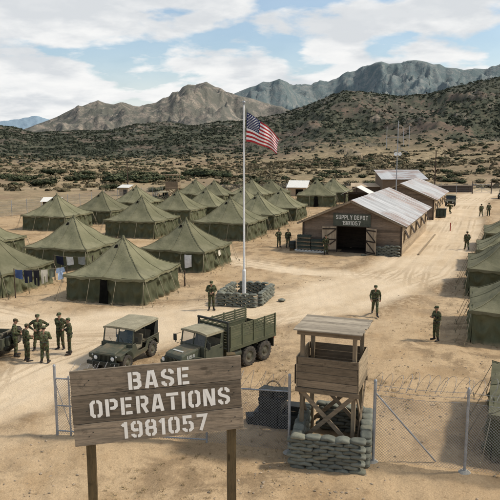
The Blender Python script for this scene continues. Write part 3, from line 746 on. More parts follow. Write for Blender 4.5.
# ------------------------------------------------------------------ stencil lettering
def glyphs():
    V = [(.09, 0), (.09, 1)]
    O = [[(.275, .91), (.19, .91), (.09, .80), (.09, .20), (.19, .09), (.275, .09)], [(.345, .91), (.43, .91), (.53, .80), (.53, .20), (.43, .09), (.345, .09)]]
    Pb = [(.235, .91), (.43, .91), (.53, .81), (.53, .57), (.43, .46), (.235, .46)]
    g = {'O': O, '0': O, 'B': [V, [(.235, .91), (.42, .91), (.51, .83), (.51, .61), (.43, .52), (.235, .52)], [(.40, .52), (.44, .5), (.53, .40), (.53, .19), (.43, .09), (.235, .09)]],
         'P': [V, Pb], 'R': [V, Pb, [(.35, .42), (.53, 0)]], 'A': [[(.075, 0), (.245, 1)], [(.545, 0), (.375, 1)], [(.21, .25), (.41, .25)], [(.27, .92), (.35, .92)]],
         'S': [[(.53, .70), (.53, .81), (.43, .91), (.355, .91)], [(.265, .91), (.19, .91), (.09, .81), (.09, .65), (.17, .56), (.45, .44), (.53, .35), (.53, .19), (.43, .09), (.355, .09)], [(.265, .09), (.19, .09), (.09, .19), (.09, .30)]],
         'E': [V, [(.235, .91), (.56, .91)], [(.235, .5), (.5, .5)], [(.235, .09), (.56, .09)]], 'T': [[(.0, .91), (.62, .91)], [(.31, 0), (.31, .77)]], 'I': [[(.1, 0), (.1, 1)]],
         'N': [V, [(.53, 0), (.53, 1)], [(.15, 1), (.47, 0)]], '1': [[(.22, 0), (.22, 1)], [(.02, .76), (.15, .88)]],
         '9': [[(.275, .91), (.19, .91), (.09, .81), (.09, .56), (.18, .46), (.40, .46)], [(.345, .91), (.43, .91), (.53, .81), (.53, .19), (.43, .09), (.345, .09)], [(.275, .09), (.18, .09), (.09, .19), (.09, .24)]],
         '8': [[(.275, .91), (.19, .91), (.10, .82), (.10, .61), (.18, .51), (.09, .41), (.09, .19), (.19, .09), (.275, .09)], [(.345, .91), (.43, .91), (.52, .82), (.52, .61), (.44, .51), (.53, .41), (.53, .19), (.43, .09), (.345, .09)], [(.24, .51), (.38, .51)]],
         '5': [[(.53, .91), (.12, .91), (.12, .56), (.275, .56)], [(.345, .56), (.43, .56), (.53, .46), (.53, .19), (.43, .09), (.345, .09)], [(.275, .09), (.18, .09), (.08, .19), (.08, .26)]],
         '7': [[(.04, .91), (.54, .91), (.24, 0)]], 'U': [[(.09, 1), (.09, .19), (.19, .09), (.275, .09)], [(.345, .09), (.43, .09), (.53, .19), (.53, 1)]], 'L': [V, [(.235, .09), (.53, .09)]],
         'Y': [[(.06, 1), (.29, .5)], [(.56, 1), (.33, .5)], [(.31, .56), (.31, 0)]], 'D': [V, [(.235, .91), (.40, .91), (.53, .78), (.53, .22), (.40, .09), (.235, .09)]]}
    adv = {'I': .2, '1': .34, 'T': .62}
    return g, adv
GL, ADV = glyphs()
def text_mesh(mb, text, width, height, cx, cz, y0, stroke=.18, gap=.15, M=None, mi=0):
    """stencil text in the local x,z plane, facing -y, centred at cx,cz"""
    tot = 0; pos = []
    for ch in text:
        if ch == ' ': tot += .32; continue
        pos.append((ch, tot)); tot += ADV.get(ch, .62) + gap
    tot -= gap; sx = width / tot; k = 0
    for ch, px in pos:
        for pl in GL[ch]:
            L = len(pl); left = []; right = []
            for i, p in enumerate(pl):
                p = Vector((p[0] , p[1] ))
                d0 = (Vector(pl[i]) - Vector(pl[i - 1])).normalized() if i else None; d1 = (Vector(pl[i + 1]) - Vector(pl[i])).normalized() if i < L - 1 else None
                d = d0 if d1 is None else d1 if d0 is None else (d0 + d1).normalized()
                nn = Vector((-d.y, d.x)); c = 1. if (d0 is None or d1 is None) else max(.5, nn.dot(Vector((-d0.y, d0.x))))
                # axis widths differ because the glyph box is squeezed
                off = nn * (stroke / 2 / c); left.append(p + off); right.append(p - off)
            k += 1; yy = y0 - .0012 * (k % 5)
            vs = [((px + q.x) * sx + cx - width / 2, yy, cz - height / 2 + q.y * height) for q in left + right]
            mb.add(vs, [(i, i + L, i + L + 1, i + 1) for i in range(L - 1)], mi)
    return mb

# ------------------------------------------------------------------ the base sign in front
def base_sign():
    PL, PR = Vector((-4.20, 14.35, 0)), Vector((-.20, 15.02, 0)); d = PR - PL; W = d.length; ROLL = Matrix.Rotation(R(-2.4), 3, 'Y')
    t = empty('wooden_sign', ((PL.x + PR.x) / 2, (PL.y + PR.y) / 2, 0), math.atan2(d.y, d.x), 'large weathered plank sign on two posts with white stencilled lettering in the foreground', 'sign')
    zt, zb = 4.50, 2.61; b = MB(); H = zt - zb; edges = [zb, zb + H * .295, zb + H * .672, zt]
    tint = [.85, .22, .55]
    for k in range(3):
        z0, z1 = edges[k] + .006, edges[k + 1] - .006
        # plank with slightly chewed ends
        nx = 40; rnd = random.Random(k + 3)
        x0, x1 = -W / 2 + rnd.uniform(-.02, .02), W / 2 + rnd.uniform(-.02, .02)
        b.box(((x0 + x1) / 2, rnd.uniform(-.004, .004), (z0 + z1) / 2), (x1 - x0, .055, z1 - z0), tint=tint[k])
    PV = Vector((0, 0, (zt + zb) / 2 - .01)); rolled = lambda m: [tuple(PV + ROLL @ (Vector(p) - PV)) for p in m.v]
    b.v = rolled(b); b.build('board', 'sign_wood', t, bevel=.008)
    XP = (-W / 2 + .38, W / 2 - .25)
    for x, top in zip(XP, (zt - .12, zt + .10)):
        MB().box((x, .135, (top - .4) / 2), (.215, .19, top + .4), tint=.5).build('post', 'post_wood', t, bevel=.01)
    px = W / 172.
    tx = MB()
    text_mesh(tx, 'BASE', 62.5 * px, .435, (159 - 157) * px, zt - .197 * H, -.034, gap=.17)
    text_mesh(tx, 'OPERATIONS', 142 * px, .435, (159 - 157) * px, zt - .520 * H, -.034, gap=.15)
    text_mesh(tx, '1981057', 87.5 * px, .425, (161.5 - 157) * px, zt - .845 * H, -.034, gap=.15)
    tx.v = rolled(tx); tx.build('lettering', 'letter_paint', t)
    for x in XP:
        for k in range(3):
            for q in (-.05, .05):
                zc = (edges[k] + edges[k + 1]) / 2 + q
                nl = MB().cyl((x + q, -.034, zc), (x + q, -.026, zc), .014, n=8); nl.v = rolled(nl); nl.build('nail', 'army_dark', t)
base_sign()

# ------------------------------------------------------------------ sandbags
def bag_mesh(seed):
    rnd = random.Random(seed); m = MB(); n, k = 16, 10; L, Wd, Hh = .245, .165, .068; vs = []
    ph = [rnd.uniform(0, 6) for _ in range(6)]
    def sp(v, p): return math.copysign(abs(v) ** p, v)
    for j in range(k + 1):
        a = -PI / 2 + PI * j / k
        for i in range(n):
            t = 2 * PI * i / n
            x = L * sp(math.cos(a), .6) * sp(math.cos(t), .5); y = Wd * sp(math.cos(a), .55) * sp(math.sin(t), .6); z = Hh * sp(math.sin(a), .62)
            pinch = 1 - .25 * (abs(x) / L) ** 4
            z = z * pinch + .012 * math.sin(14 * x + ph[0]) + .01 * math.sin(17 * y + 9 * x + ph[1]); y *= 1 + .05 * math.sin(9 * x + ph[2])
            z -= .025 * (abs(x) / L) ** 2
            vs.append((x, y, z))
    m.add(vs, [(j * n + i, j * n + (i + 1) % n, (j + 1) * n + (i + 1) % n, (j + 1) * n + i) for j in range(k) for i in range(n)], 0, .5, True)
    return m
BAGS = [bag_mesh(i).mesh('sandbag', ['sandbag_cloth']) for i in range(5)]
BAGS_T = [bag_mesh(i + 9).mesh('sandbag', ['sandbag_tan']) for i in range(2)]
def bag(x, y, z, rz, label, group, s=1., rnd=random, tan=.06, tilt=.06):
    me = rnd.choice(BAGS_T) if rnd.random() < tan else rnd.choice(BAGS)
    o = bpy.data.objects.new('sandbag', me); COL.objects.link(o); o.location = (x, y, z)
    o.rotation_euler = (rnd.uniform(-tilt, tilt), rnd.uniform(-tilt, tilt), rz + rnd.uniform(-.07, .07) + (PI if rnd.random() < .5 else 0)); o.scale = (s * rnd.uniform(.95, 1.06), s * rnd.uniform(.95, 1.08), s * rnd.uniform(.95, 1.08))
    return tag(o, label, 'sandbag', group)
def bag_wall(pts, courses, label, group, step=.445, rise=.117, closed=False, seed=1, s=1., crop=None, ragged=.0):
    rnd = random.Random(seed); pts = [Vector((*p, 0)) for p in pts]; segs = list(zip(pts, pts[1:] + pts[:1] if closed else pts[1:]))
    for c in range(courses):
        for a, b in segs:
            d = b - a; L = d.length; rz = math.atan2(d.y, d.x); off = (.5 if c % 2 else .0) * step; n = int((L - off + .12) / step)
            for i in range(n + (1 if c % 2 else 0)):
                u = off + (i + .5) * step - (step if c % 2 else 0) 
                if c % 2 and i == 0: u = max(u, .12)
                if u > L + .1: continue
                p = a + d * (u / L); 
                if crop and crop(p, c): continue
                if ragged and c == courses - 1 and rnd.random() < ragged: continue
                bag(p.x + rnd.uniform(-.02, .02), p.y + rnd.uniform(-.02, .02), .07 + c * rise + rnd.uniform(-.008, .008), rz, label, group, s, rnd)
TW_FL, TW_FR, TW_BR, TW_BL = (1.25, 18.22), (3.40, 17.74), (3.98, 20.45), (2.0, 21.0)
bag_wall([TW_FL, TW_FR], 9, 'grey green sandbag in the low front wall around the near wooden guard tower', 'sandbags in the front wall of the near guard tower', seed=3)
bag_wall([(3.47, 18.06), TW_BR], 9, 'grey green sandbag in the right side wall beside the near guard tower', 'sandbags in the right wall of the near guard tower', seed=4)
bag_wall([(1.42, 18.55), TW_BL], 8, 'grey green sandbag in the left side wall beside the near guard tower', 'sandbags in the left wall of the near guard tower', seed=5)
bag_wall([(2.4, 20.93), TW_BR], 8, 'grey green sandbag in the wall behind the legs of the near guard tower', 'sandbags in the back wall of the near guard tower', seed=6)
P0 = (-2.0, 38.35); P1 = (.52, 37.75); P2 = (1.5, 41.1); P3 = (-1.0, 41.7)
bag_wall([P0, P1], 7, 'grey green sandbag in the front wall of the flagpole ring', 'sandbags in the front of the flagpole ring', seed=7, step=.5)
bag_wall([(P1[0] + .1, P1[1] + .3), P2], 7, 'grey green sandbag in the right wall of the flagpole ring', 'sandbags in the right of the flagpole ring', seed=8, step=.5)
bag_wall([(P0[0] + .1, P0[1] + .3), P3], 7, 'grey green sandbag in the left wall of the flagpole ring', 'sandbags in the left of the flagpole ring', seed=9, step=.5)
bag_wall([(P3[0] + .3, P3[1] - .05), (P2[0] - .2, P2[1] + .05)], 7, 'grey green sandbag in the rear wall of the flagpole ring', 'sandbags in the rear of the flagpole ring', seed=10, step=.5)

# ------------------------------------------------------------------ flagpole and flag
FP = (-.37, 39.7)
def flagpole():
    t = empty('flagpole', (*FP, 0), 0, 'tall white flagpole standing inside a square ring of sandbags', 'flagpole')
    MB().cyl((0, 0, -.2), (0, 0, 12.15), .075, .05, n=16).build('pole', 'pole_white', t)
    MB().cyl((0, 0, 0), (0, 0, 1.9), .125, .115, n=16).lathe([(.115, 1.9), (.08, 1.98), (.07, 1.98)], n=16).build('base_sleeve', 'pole_white', t)
    MB().ball((0, 0, 12.27), .1, 12, 8).cyl((0, 0, 12.1), (0, 0, 12.2), .06, n=10).build('finial', 'galvanised', t)
    MB().tube([(.10, -.02, 11.95), (.115, -.02, 6), (.14, -.02, 1.3)], .008, 4).build('halyard', 'rope', t)
flagpole()
def flag_pt(s, t):
    xt = .18 + 2.02 * s ** .97; zt = 11.68 - .70 * s ** .9 - .86 * s ** 1.5
    xb = .14 + 1.84 * s ** 1.02; zb = 9.93 - .16 * s - .56 * s ** 2.0
    x = xb + (xt - xb) * t; z = zb + (zt - zb) * t
    y = -.05 + .20 * s * math.sin(2 * PI * (1.55 * s) - 1.2 * t + .3) + .07 * math.sin(2 * PI * (3.1 * s + .3 * t)) * s + .04 * math.sin(5 * t + 4 * s)
    x += .05 * s * math.sin(9 * s + 3 * t); z += .05 * math.sin(2 * PI * 1.6 * s + .6) * s
    return Vector((FP[0] + x, FP[1] + y, z))
def flag():
    m = MB(); nu, nv = 50, 39
    def P(i, j): return flag_pt(i / nu, j / nv)
    m.grid(P, nu, nv)
    for k in range(len(m.f)):
        i, j = k % nu, k // nu; st = j // 3
        m.m[k] = 2 if (i < 20 and st >= 6) else (0 if st % 2 == 0 else 1)
    f = m.build('flag', ['flag_red', 'flag_white', 'flag_blue'])
    tag(f, 'red, white and blue flag with stars and stripes flying from the white pole', 'flag')
    st = MB(); e = 1e-3
    for r in range(9):
        for c in range(6 if r % 2 == 0 else 5):
            s0 = .4 * (c * 2 + (1 if r % 2 == 0 else 2)) / 12; t0 = 6 / 13 + (7 / 13) * (r + 1) / 10
            p = flag_pt(s0, t0); du = (flag_pt(s0 + e, t0) - p) / e; dv = (flag_pt(s0, t0 + e) - p) / e; nn = du.cross(dv).normalized()
            for sg in (-1, 1):
                vs = [p + nn * sg * .012]
                for q in range(10):
                    a = PI / 2 + q * PI / 5; rr = .062 if q % 2 == 0 else .026
                    vs.append(p + nn * sg * .012 + du / 2.9 * rr * math.cos(a) + dv / 1.75 * rr * math.sin(a))
                st.add(vs, [(0, 1 + q, 1 + (q + 1) % 10) for q in range(10)])
    st.build('star', 'flag_white', f)
flag()
# ------------------------------------------------------------------ plank buildings
def barn(loc, rz, W, L, eave, ridge, label, main=False, cat='building'):
    """local: x along the front (0..W), y to the rear (0..L)"""
    t = empty('supply_depot' if main else 'storage_barn', loc, rz, label, cat)
    th = .1; rnd = random.Random(int(W * 100))
    door = (3.25, 5.95, 2.42) if main else None
    fr = MB(); pl = .235
    def gable_rows(y0, y1, hole=None):
        z = -.1; k = 0
        while z < ridge:
            z1 = min(z + pl, ridge); zm = min(z1, ridge - .02)
            lim = 0 if zm <= eave else (zm - eave) / (ridge - eave) * W / 2
            lo = 0 if z <= eave else (z - eave) / (ridge - eave) * W / 2
            cuts = [(0, W)]
            if hole and z < hole[2] - .02: cuts = [(0, hole[0]), (hole[1], W)]
            for a, b in cuts:
                # split into board lengths with staggered joints
                js = [a] + [q for q in (a + (b - a) * (.33 + .3 * rnd.random()),) if b - a > 4] + [b]
                for j0, j1 in zip(js, js[1:]):
                    aa, bb = max(j0, lo), min(j1, W - lo); ta, tb = max(j0, lim), min(j1, W - lim)
                    if bb - aa < .05: continue
                    ta, tb = (min(ta, W / 2), max(tb, W / 2)) if tb < ta else (ta, tb)
                    lap = .012
                    vs = [(aa + .004, y0 - lap, z), (bb - .004, y0 - lap, z), (tb - .004, y0, z1), (ta + .004, y0, z1), (aa + .004, y1, z), (bb - .004, y1, z), (tb - .004, y1, z1), (ta + .004, y1, z1)]
                    fr.add(vs, [(0, 1, 2, 3), (7, 6, 5, 4), (1, 0, 4, 5), (2, 1, 5, 6), (3, 2, 6, 7), (0, 3, 7, 4)], 0, rnd.random())
            z = z1; k += 1
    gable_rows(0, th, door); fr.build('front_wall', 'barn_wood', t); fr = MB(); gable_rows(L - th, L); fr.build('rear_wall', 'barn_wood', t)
    for nm, x0 in (('side_wall', th / 2), ('side_wall', W - th / 2)):
        sw = MB(); z = -.1
        wins = [1.6 + k * (L - 3.4) / 4 for k in range(5)]
        while z < eave - .02:
            z1 = min(z + pl, eave); zz = (z + z1) / 2
            if x0 > 1 and 1.15 < zz < 2.05:
                xs = [th + .01] + [q for w in wins for q in (w - .45, w + .45)] + [L - th - .01]
                for a, b in zip(xs[::2], xs[1::2]): sw.box((x0, (a + b) / 2, zz), (th, b - a, z1 - z - .006))
            else:
                mid = L * rnd.uniform(.3, .7)
                for a, b in ((th + .01, mid), (mid, L - th - .01)): sw.box((x0 + rnd.uniform(0, .01), (a + b) / 2, zz), (th, b - a - .006, z1 - z - .006))
            z = z1
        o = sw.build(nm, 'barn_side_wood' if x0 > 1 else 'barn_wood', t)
    for w in wins:
        wf = MB(); x = W
        for a, b, c, d in ((w - .45, w - .38, 1.1, 2.12), (w + .38, w + .45, 1.1, 2.12), (w - .45, w + .45, 2.05, 2.12), (w - .45, w + .45, 1.1, 1.17)): wf.box((x, (a + b) / 2, (c + d) / 2), (.14, b - a, d - c))
        f = wf.build('window', 'door_wood', t)
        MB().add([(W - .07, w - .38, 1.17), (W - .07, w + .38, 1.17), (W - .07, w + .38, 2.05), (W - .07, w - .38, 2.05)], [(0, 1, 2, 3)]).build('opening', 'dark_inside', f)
        sh = MB(); sh.beam((W + .07, w, 2.12), (W + .42, w, 1.42), .80, .035, tint=.4)
        sh.build('shutter', 'dark_wood', t)
        MB().beam((W + .07, w - .3, 1.2), (W + .39, w - .3, 1.46), .03, .03).build('prop_stick', 'barn_side_wood', f)
    # roof slopes of corrugated sheets
    oh, oe = .42, .5; sl = (ridge - eave) / (W / 2)
    for sg in (-1, 1):
        rf = MB(); xr = W / 2; xe = W / 2 + sg * (W / 2 + oe); nsh = int((L + 2 * oh) / .78); step = (L + 2 * oh) / nsh
        M = empty
        for k in range(nsh):
            for half in range(2):
                tnt = rnd.random(); nc = 9
                u0, u1 = (0, .52) if half == 0 else (.5, 1)
                lift = .055 + (.012 if half == 0 else 0) + .004 * (k % 2)
                vs = []
                for j, u in enumerate((u0, u1)):
                    for i in range(nc * 4 + 1):
                        y = -oh + (k + i / (nc * 4)) * step; x = xr + (xe - xr) * u
                        z = ridge - abs(x - xr) * sl + lift + .011 * math.cos(2 * PI * i / 4)
                        vs.append((x, y, z))
                n1 = nc * 4 + 1
                rf.add(vs, [(i, i + 1, i + 1 + n1, i + n1) if sg < 0 else (i + n1, i + 1 + n1, i + 1, i) for i in range(n1 - 1)], 0, tnt, True)
        rf.build('roof_slope', 'corrugated_tin', t)
    tr = MB()
    for sg in (-1, 1):
        for y in (-oh + .02, L + oh - .02):
            tr.beam((W / 2 - sg * .02, y, ridge - .05), (W / 2 + sg * (W / 2 + oe), y, ridge - .05 - (W / 2 + oe) * sl), .045, .17, up=(0, 0, 1))
            tr.build('barge_board', 'weathered_wood', t); tr = MB()
    for x in (0.02, W - .02): MB().box((x, -.03, eave / 2 - .1), (.16, .1, eave + .1)).build('corner_post', 'dark_wood', t)
    if main:
        a, b, h = door
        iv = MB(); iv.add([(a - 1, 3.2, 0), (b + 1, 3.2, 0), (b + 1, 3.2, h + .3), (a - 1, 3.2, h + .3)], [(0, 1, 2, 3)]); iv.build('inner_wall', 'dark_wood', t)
        ft = MB()
        for x in (a - .06, b + .06): ft.box((x, -.03, h / 2), (.13, .16, h))
        ft.box(((a + b) / 2, -.03, h + .07), (b - a + .3, .16, .14)); ft.build('door_frame', 'dark_wood', t)
        for k, (hx, ang, sgn) in enumerate(((a - .04, R(180 + 22), 1), (b + .04, R(-38), -1))):
            # leaf swings forward from its hinge
            M = Matrix.Rotation(ang, 3, 'Z'); wd = 1.30; dl = MB(); H0 = Vector((hx, -.13, 0))
            nb = 6
            for q in range(nb):
                c = H0 + M @ Vector(((q + .5) * wd / nb, 0, 0)); dl.box((c.x, c.y, h / 2 + .03), (wd / nb - .008, .04, h - .1), rz=ang)
            leaf = dl.build('door_leaf', 'door_wood', t)
            br = MB()
            for side in (-1, 1):
                o = M @ Vector((0, side * .036, 0))
                for z in (.2, h / 2, h - .22): br.beam(H0 + o + M @ Vector((.02, 0, z)), H0 + o + M @ Vector((wd - .02, 0, z)), .03, .12)
                o2 = o * 1.75
                br.beam(H0 + o2 + M @ Vector((.05, 0, h - .28)), H0 + o2 + M @ Vector((wd - .06, 0, h / 2 + .06)), .03, .1)
                br.beam(H0 + o2 + M @ Vector((.05, 0, h / 2 - .06)), H0 + o2 + M @ Vector((wd - .06, 0, .26)), .03, .1)
            br.build('brace', 'dark_wood', leaf)
        sb = MB().box((4.62, -.085, 3.03), (3.45, .06, 1.12), tint=.5).build('name_board', 'board_green', t, bevel=.01)
        tx = MB(); text_mesh(tx, 'SUPPLY DEPOT', 2.95, .40, 4.62, 3.28, -.121, stroke=.17, gap=.16); text_mesh(tx, '1981057', 1.66, .38, 4.60, 2.76, -.121, stroke=.17, gap=.14)
        tx.build('lettering', 'white_paint', sb)
        fl = MB().box((W / 2, L / 2, -.02), (W - .3, L - .3, .1)).build('floor', 'dark_wood', t)
    return t
D_RZ = R(-21.7)
DEP = Vector((5.0, 59.65, 0)); Md = Matrix.Rotation(D_RZ, 3, 'Z')
def dep(x, y, z=0): return DEP + Md @ Vector((x, y, z))
barn(DEP, D_RZ, 9.1, 19.4, 2.82, 4.80, 'brown plank supply depot with an open double door and rust streaked tin roof', True)
M2 = Matrix.Rotation(D_RZ, 3, 'Z'); b2 = Vector((24.38, 84.8, 0)) - M2 @ Vector((8.9, 0, 0))
barn(b2, D_RZ, 8.9, 17.5, 2.85, 4.72, 'dark plank storage barn with a pale tin roof, behind the supply depot')
tag(MB().beam(dep(10.5, 1.2, .05), dep(10.5, 15.5, .05), .12, .12).build('timber_kerb', 'weathered_wood_up'), 'long timber lying on the sand beside the depot side wall', 'timber')

def shed(name, loc, rz, W, L, h0, h1, wallm, roofm, label, cat='shed', openf=True, over=.35):
    """mono pitch: front height h0, rear height h1"""
    t = empty(name, loc, rz, label, cat)
    w = MB(); 
    for a in ((-W / 2, 0), (W / 2, 0)): w.prism([(0, -.1), (L, -.1), (L, h1), (0, h0)], a[0] - .05, a[0] + .05)
    w.v = [(y, x, z) for x, y, z in w.v]; w.f = [f[::-1] for f in w.f]
    w.box((0, L - .05, h1 / 2), (W - .12, .1, h1)); 
    if not openf: w.box((0, .05, h0 / 2 - .02), (W - .12, .1, h0))
    else:
        w.box((-W * .28, .05, h0 / 2 - .02), (W * .4, .1, h0)); w.box((W * .42, .05, h0 / 2 - .02), (W * .14, .1, h0))
        w.box((W * .13, .05, h0 - .2), (W * .44, .1, .4))
    w.build('wall', wallm, t)
    r = MB(); nsh = max(2, int(W / .8)); rnd = random.Random(int(W * 31 + L * 7))
    ay, az, by, bz = -over, h0 - over * (h1 - h0) / L + .05, L + over, h1 + over * (h1 - h0) / L + .05
    for k in range(nsh):
        x0, x1 = -W / 2 - over + k * (W + 2 * over) / nsh, -W / 2 - over + (k + 1) * (W + 2 * over) / nsh
        dz = .004 * (k % 2)
        vs = [(x0, ay, az + dz), (x1, ay, az + dz), (x1, by, bz + dz), (x0, by, bz + dz)]
        r.add(vs + [(a, b, c - .03) for a, b, c in vs], [(0, 1, 2, 3), (7, 6, 5, 4), (1, 0, 4, 5), (2, 1, 5, 6), (3, 2, 6, 7), (0, 3, 7, 4)], 0, rnd.random())
    r.build('roof', roofm, t)
    if openf: MB().box((W * .13, .35, h0 / 2), (W * .44, .05, h0)).build('doorway', 'dark_inside', t)
    return t
shed('storage_shed', (28.5, 118.5, 0), R(0), 8.0, 7, 3.75, 5.1, 'barn_wood', 'corrugated_tin', 'dark plank shed with a white tin roof, farthest of the buildings below the antenna', openf=False)
shed('white_roofed_shed', (9.3, 127.0, 0), R(-12), 3.5, 3.2, 1.75, 2.75, 'barn_side_wood', 'white_paint', 'small white roofed shed standing among the far tents')
shed('latrine_hut', (-27.0, 86.5, 0), R(6), 1.9, 1.6, 2.35, 2.65, 'dark_wood', 'white_paint', 'small dark hut with a white roof behind the far left tent', 'hut')
shed('pale_hut', (-25.3, 128.5, 0), R(-15), 1.9, 1.6, 1.6, 1.95, 'barn_side_wood', 'white_paint', 'small pale hut beside the tall dark pole at left', 'hut')
shed('low_store', (22.6, 121.0, 0), R(-10), 6.5, 4, 2.2, 2.6, 'barn_wood', 'barn_side_wood', 'low store with a tan flat roof left of the farthest white roofed shed', openf=False)
def gable_shelter():
    t = empty('open_shelter', (17.3, 104.0, 0), R(-19), 'small open gabled shelter with pale roof sheets behind the depot roof', 'shelter')
    p = MB(); r = MB()
    for sx in (-1, 1):
        for y in (0, 4): p.box((sx * 2.0, y, 1.0), (.14, .14, 2.2))
        r.beam((0, 2, 3.22), (sx * 2.5, 2, 1.95), 4.8, .05, tint=.5)
    p.beam((-2, 0, 2.1), (2, 0, 2.1), .1, .14); p.beam((0, 0, 2.1), (0, 0, 3.1), .12, .12)
    p.build('frame', 'dark_wood', t); r.build('roof', 'white_paint', t)
    MB().box((0, 3.9, 1.0), (3.9, .08, 2.1)).build('back_wall', 'dark_wood', t)
gable_shelter()
def long_store():
    t = empty('equipment_shelter', (44.0, 137.5, 0), R(-4), 'long low dark shelter beside the far perimeter gate', 'shelter')
    MB().box((0, 1.6, .65), (7.4, 3.0, 1.4)).build('body', 'dark_wood', t); MB().box((0, 1.6, 1.42), (8., 3.6, .1)).build('roof', 'weathered_wood', t)
    o = MB()
    for k in range(5): o.box((-3 + k * 1.5, .07, .65), (.12, .1, 1.3))
    o.build('post', 'pole_wood', t)
long_store()
def bin_():
    t = empty('steel_bin', (26.3, 88.2, 0), R(-20), 'dark green steel bin standing by the second barn corner', 'bin')
    MB().box((0, 0, .58), (1.5, 1.0, 1.1), taper=1.06).build('body', 'crate_green', t, bevel=.02); m = MB().box((0, 0, 1.17), (1.66, 1.14, .07))
    for x in (-.5, 0, .5): m.box((x, -.54, .6), (.06, .06, 1.0))
    m.build('lid', 'army_dark', t, bevel=.01)
bin_()
# crates beside the depot
CR = MB(); CR.box((0, 0, .15), (1.25, .44, .27)); CRO = CR.mesh('crate', ['crate_green'])
cl = MB().box((0, 0, .30), (1.27, .46, .035));
for x in (-.42, .42): cl.box((x, -.225, .15), (.07, .02, .28)); cl.box((x, 0, .325), (.07, .46, .02))
CRL = cl.mesh('lid', ['crate_green'])
ch = MB()
for x in (-1, 1): ch.tube([(x * .635, -.09, .2), (x * .66, -.05, .15), (x * .66, .05, .15), (x * .635, .09, .2)], .012, 5)
CRH = ch.mesh('handle', ['rope'])
def crate(p, rz, label):
    o = bpy.data.objects.new('supply_crate', CRO); COL.objects.link(o); o.location = p; o.rotation_euler = (0, 0, rz)
    tag(o, label, 'crate', 'green crates stacked left of the depot door')
    for nm, me in (('lid', CRL), ('handle', CRH)):
        c = bpy.data.objects.new(nm, me); COL.objects.link(c); c.parent = o
rk = random.Random(5)
for c in range(4):
    for k in range(2):
        if c == 3 and k == 1: continue
        p = dep(.35 + k * 1.30 + rk.uniform(-.04, .04), -.75 + rk.uniform(-.04, .04), .22 + c * .335)
        crate(p, D_RZ + rk.uniform(-.03, .03), ['green crate at the bottom left of the stack by the depot', 'green crate at the bottom right of the stack by the depot', 'green crate in the second layer at left of the depot stack', 'green crate in the second layer at right of the depot stack', 'green crate in the third layer at left of the depot stack', 'green crate on top at right of the stack by the depot', 'green crate topmost at left of the depot stack'][c * 2 + k])
pal = MB()
for y in (-.35, 0, .35): pal.beam(dep(-.4, -.75 + y, .07), dep(2.4, -.75 + y, .07), .12, .12)
for k in range(9): pal.beam(dep(-.35 + k * .33, -1.25, .165), dep(-.35 + k * .33, -.25, .165), .2, .05)
tag(pal.build('pallet', 'white_paint'), 'pale timber pallet under the green crates left of the depot door', 'pallet')
tag(MB().lathe([(0, 0), (.29, 0), (.29, .28), (.305, .3), (.29, .32), (.29, .58), (.305, .6), (.29, .62), (.29, .88), (0, .86)], dep(-.85, -.55), n=20).build('oil_drum', 'army_dark'), 'dark drum standing left of the green crate stack', 'drum')
a, b = dep(6.75, -.4), dep(9.0, -.4)
bag_wall([(a.x, a.y), (b.x, b.y)], 7, 'sandbag in the low wall right of the depot door', 'sandbags stacked right of the depot door', seed=21, step=.46, rise=.135, s=1.1, ragged=.35)
for k, (x, y) in enumerate(((1.6, 4.2), (1.85, 4.5), (2.0, 4.1))):
    p = Vector((25.0, 88.0, 0)) + Vector((-.1 + .45 * k, -.9 + .1 * k, 0)); bag(p.x - .8, p.y + .1, .1, k, 'loose sandbag lying before the second barn corner', 'loose sandbags by the second barn')
bag(*dep(6.0, -1.2).xy, .1, .4, 'single pale sandbag at the foot of the right depot door', None, tan=1)
bag(2.0, 39.3, .1, .9, 'single sandbag lying on the ground right of the flagpole ring', None)

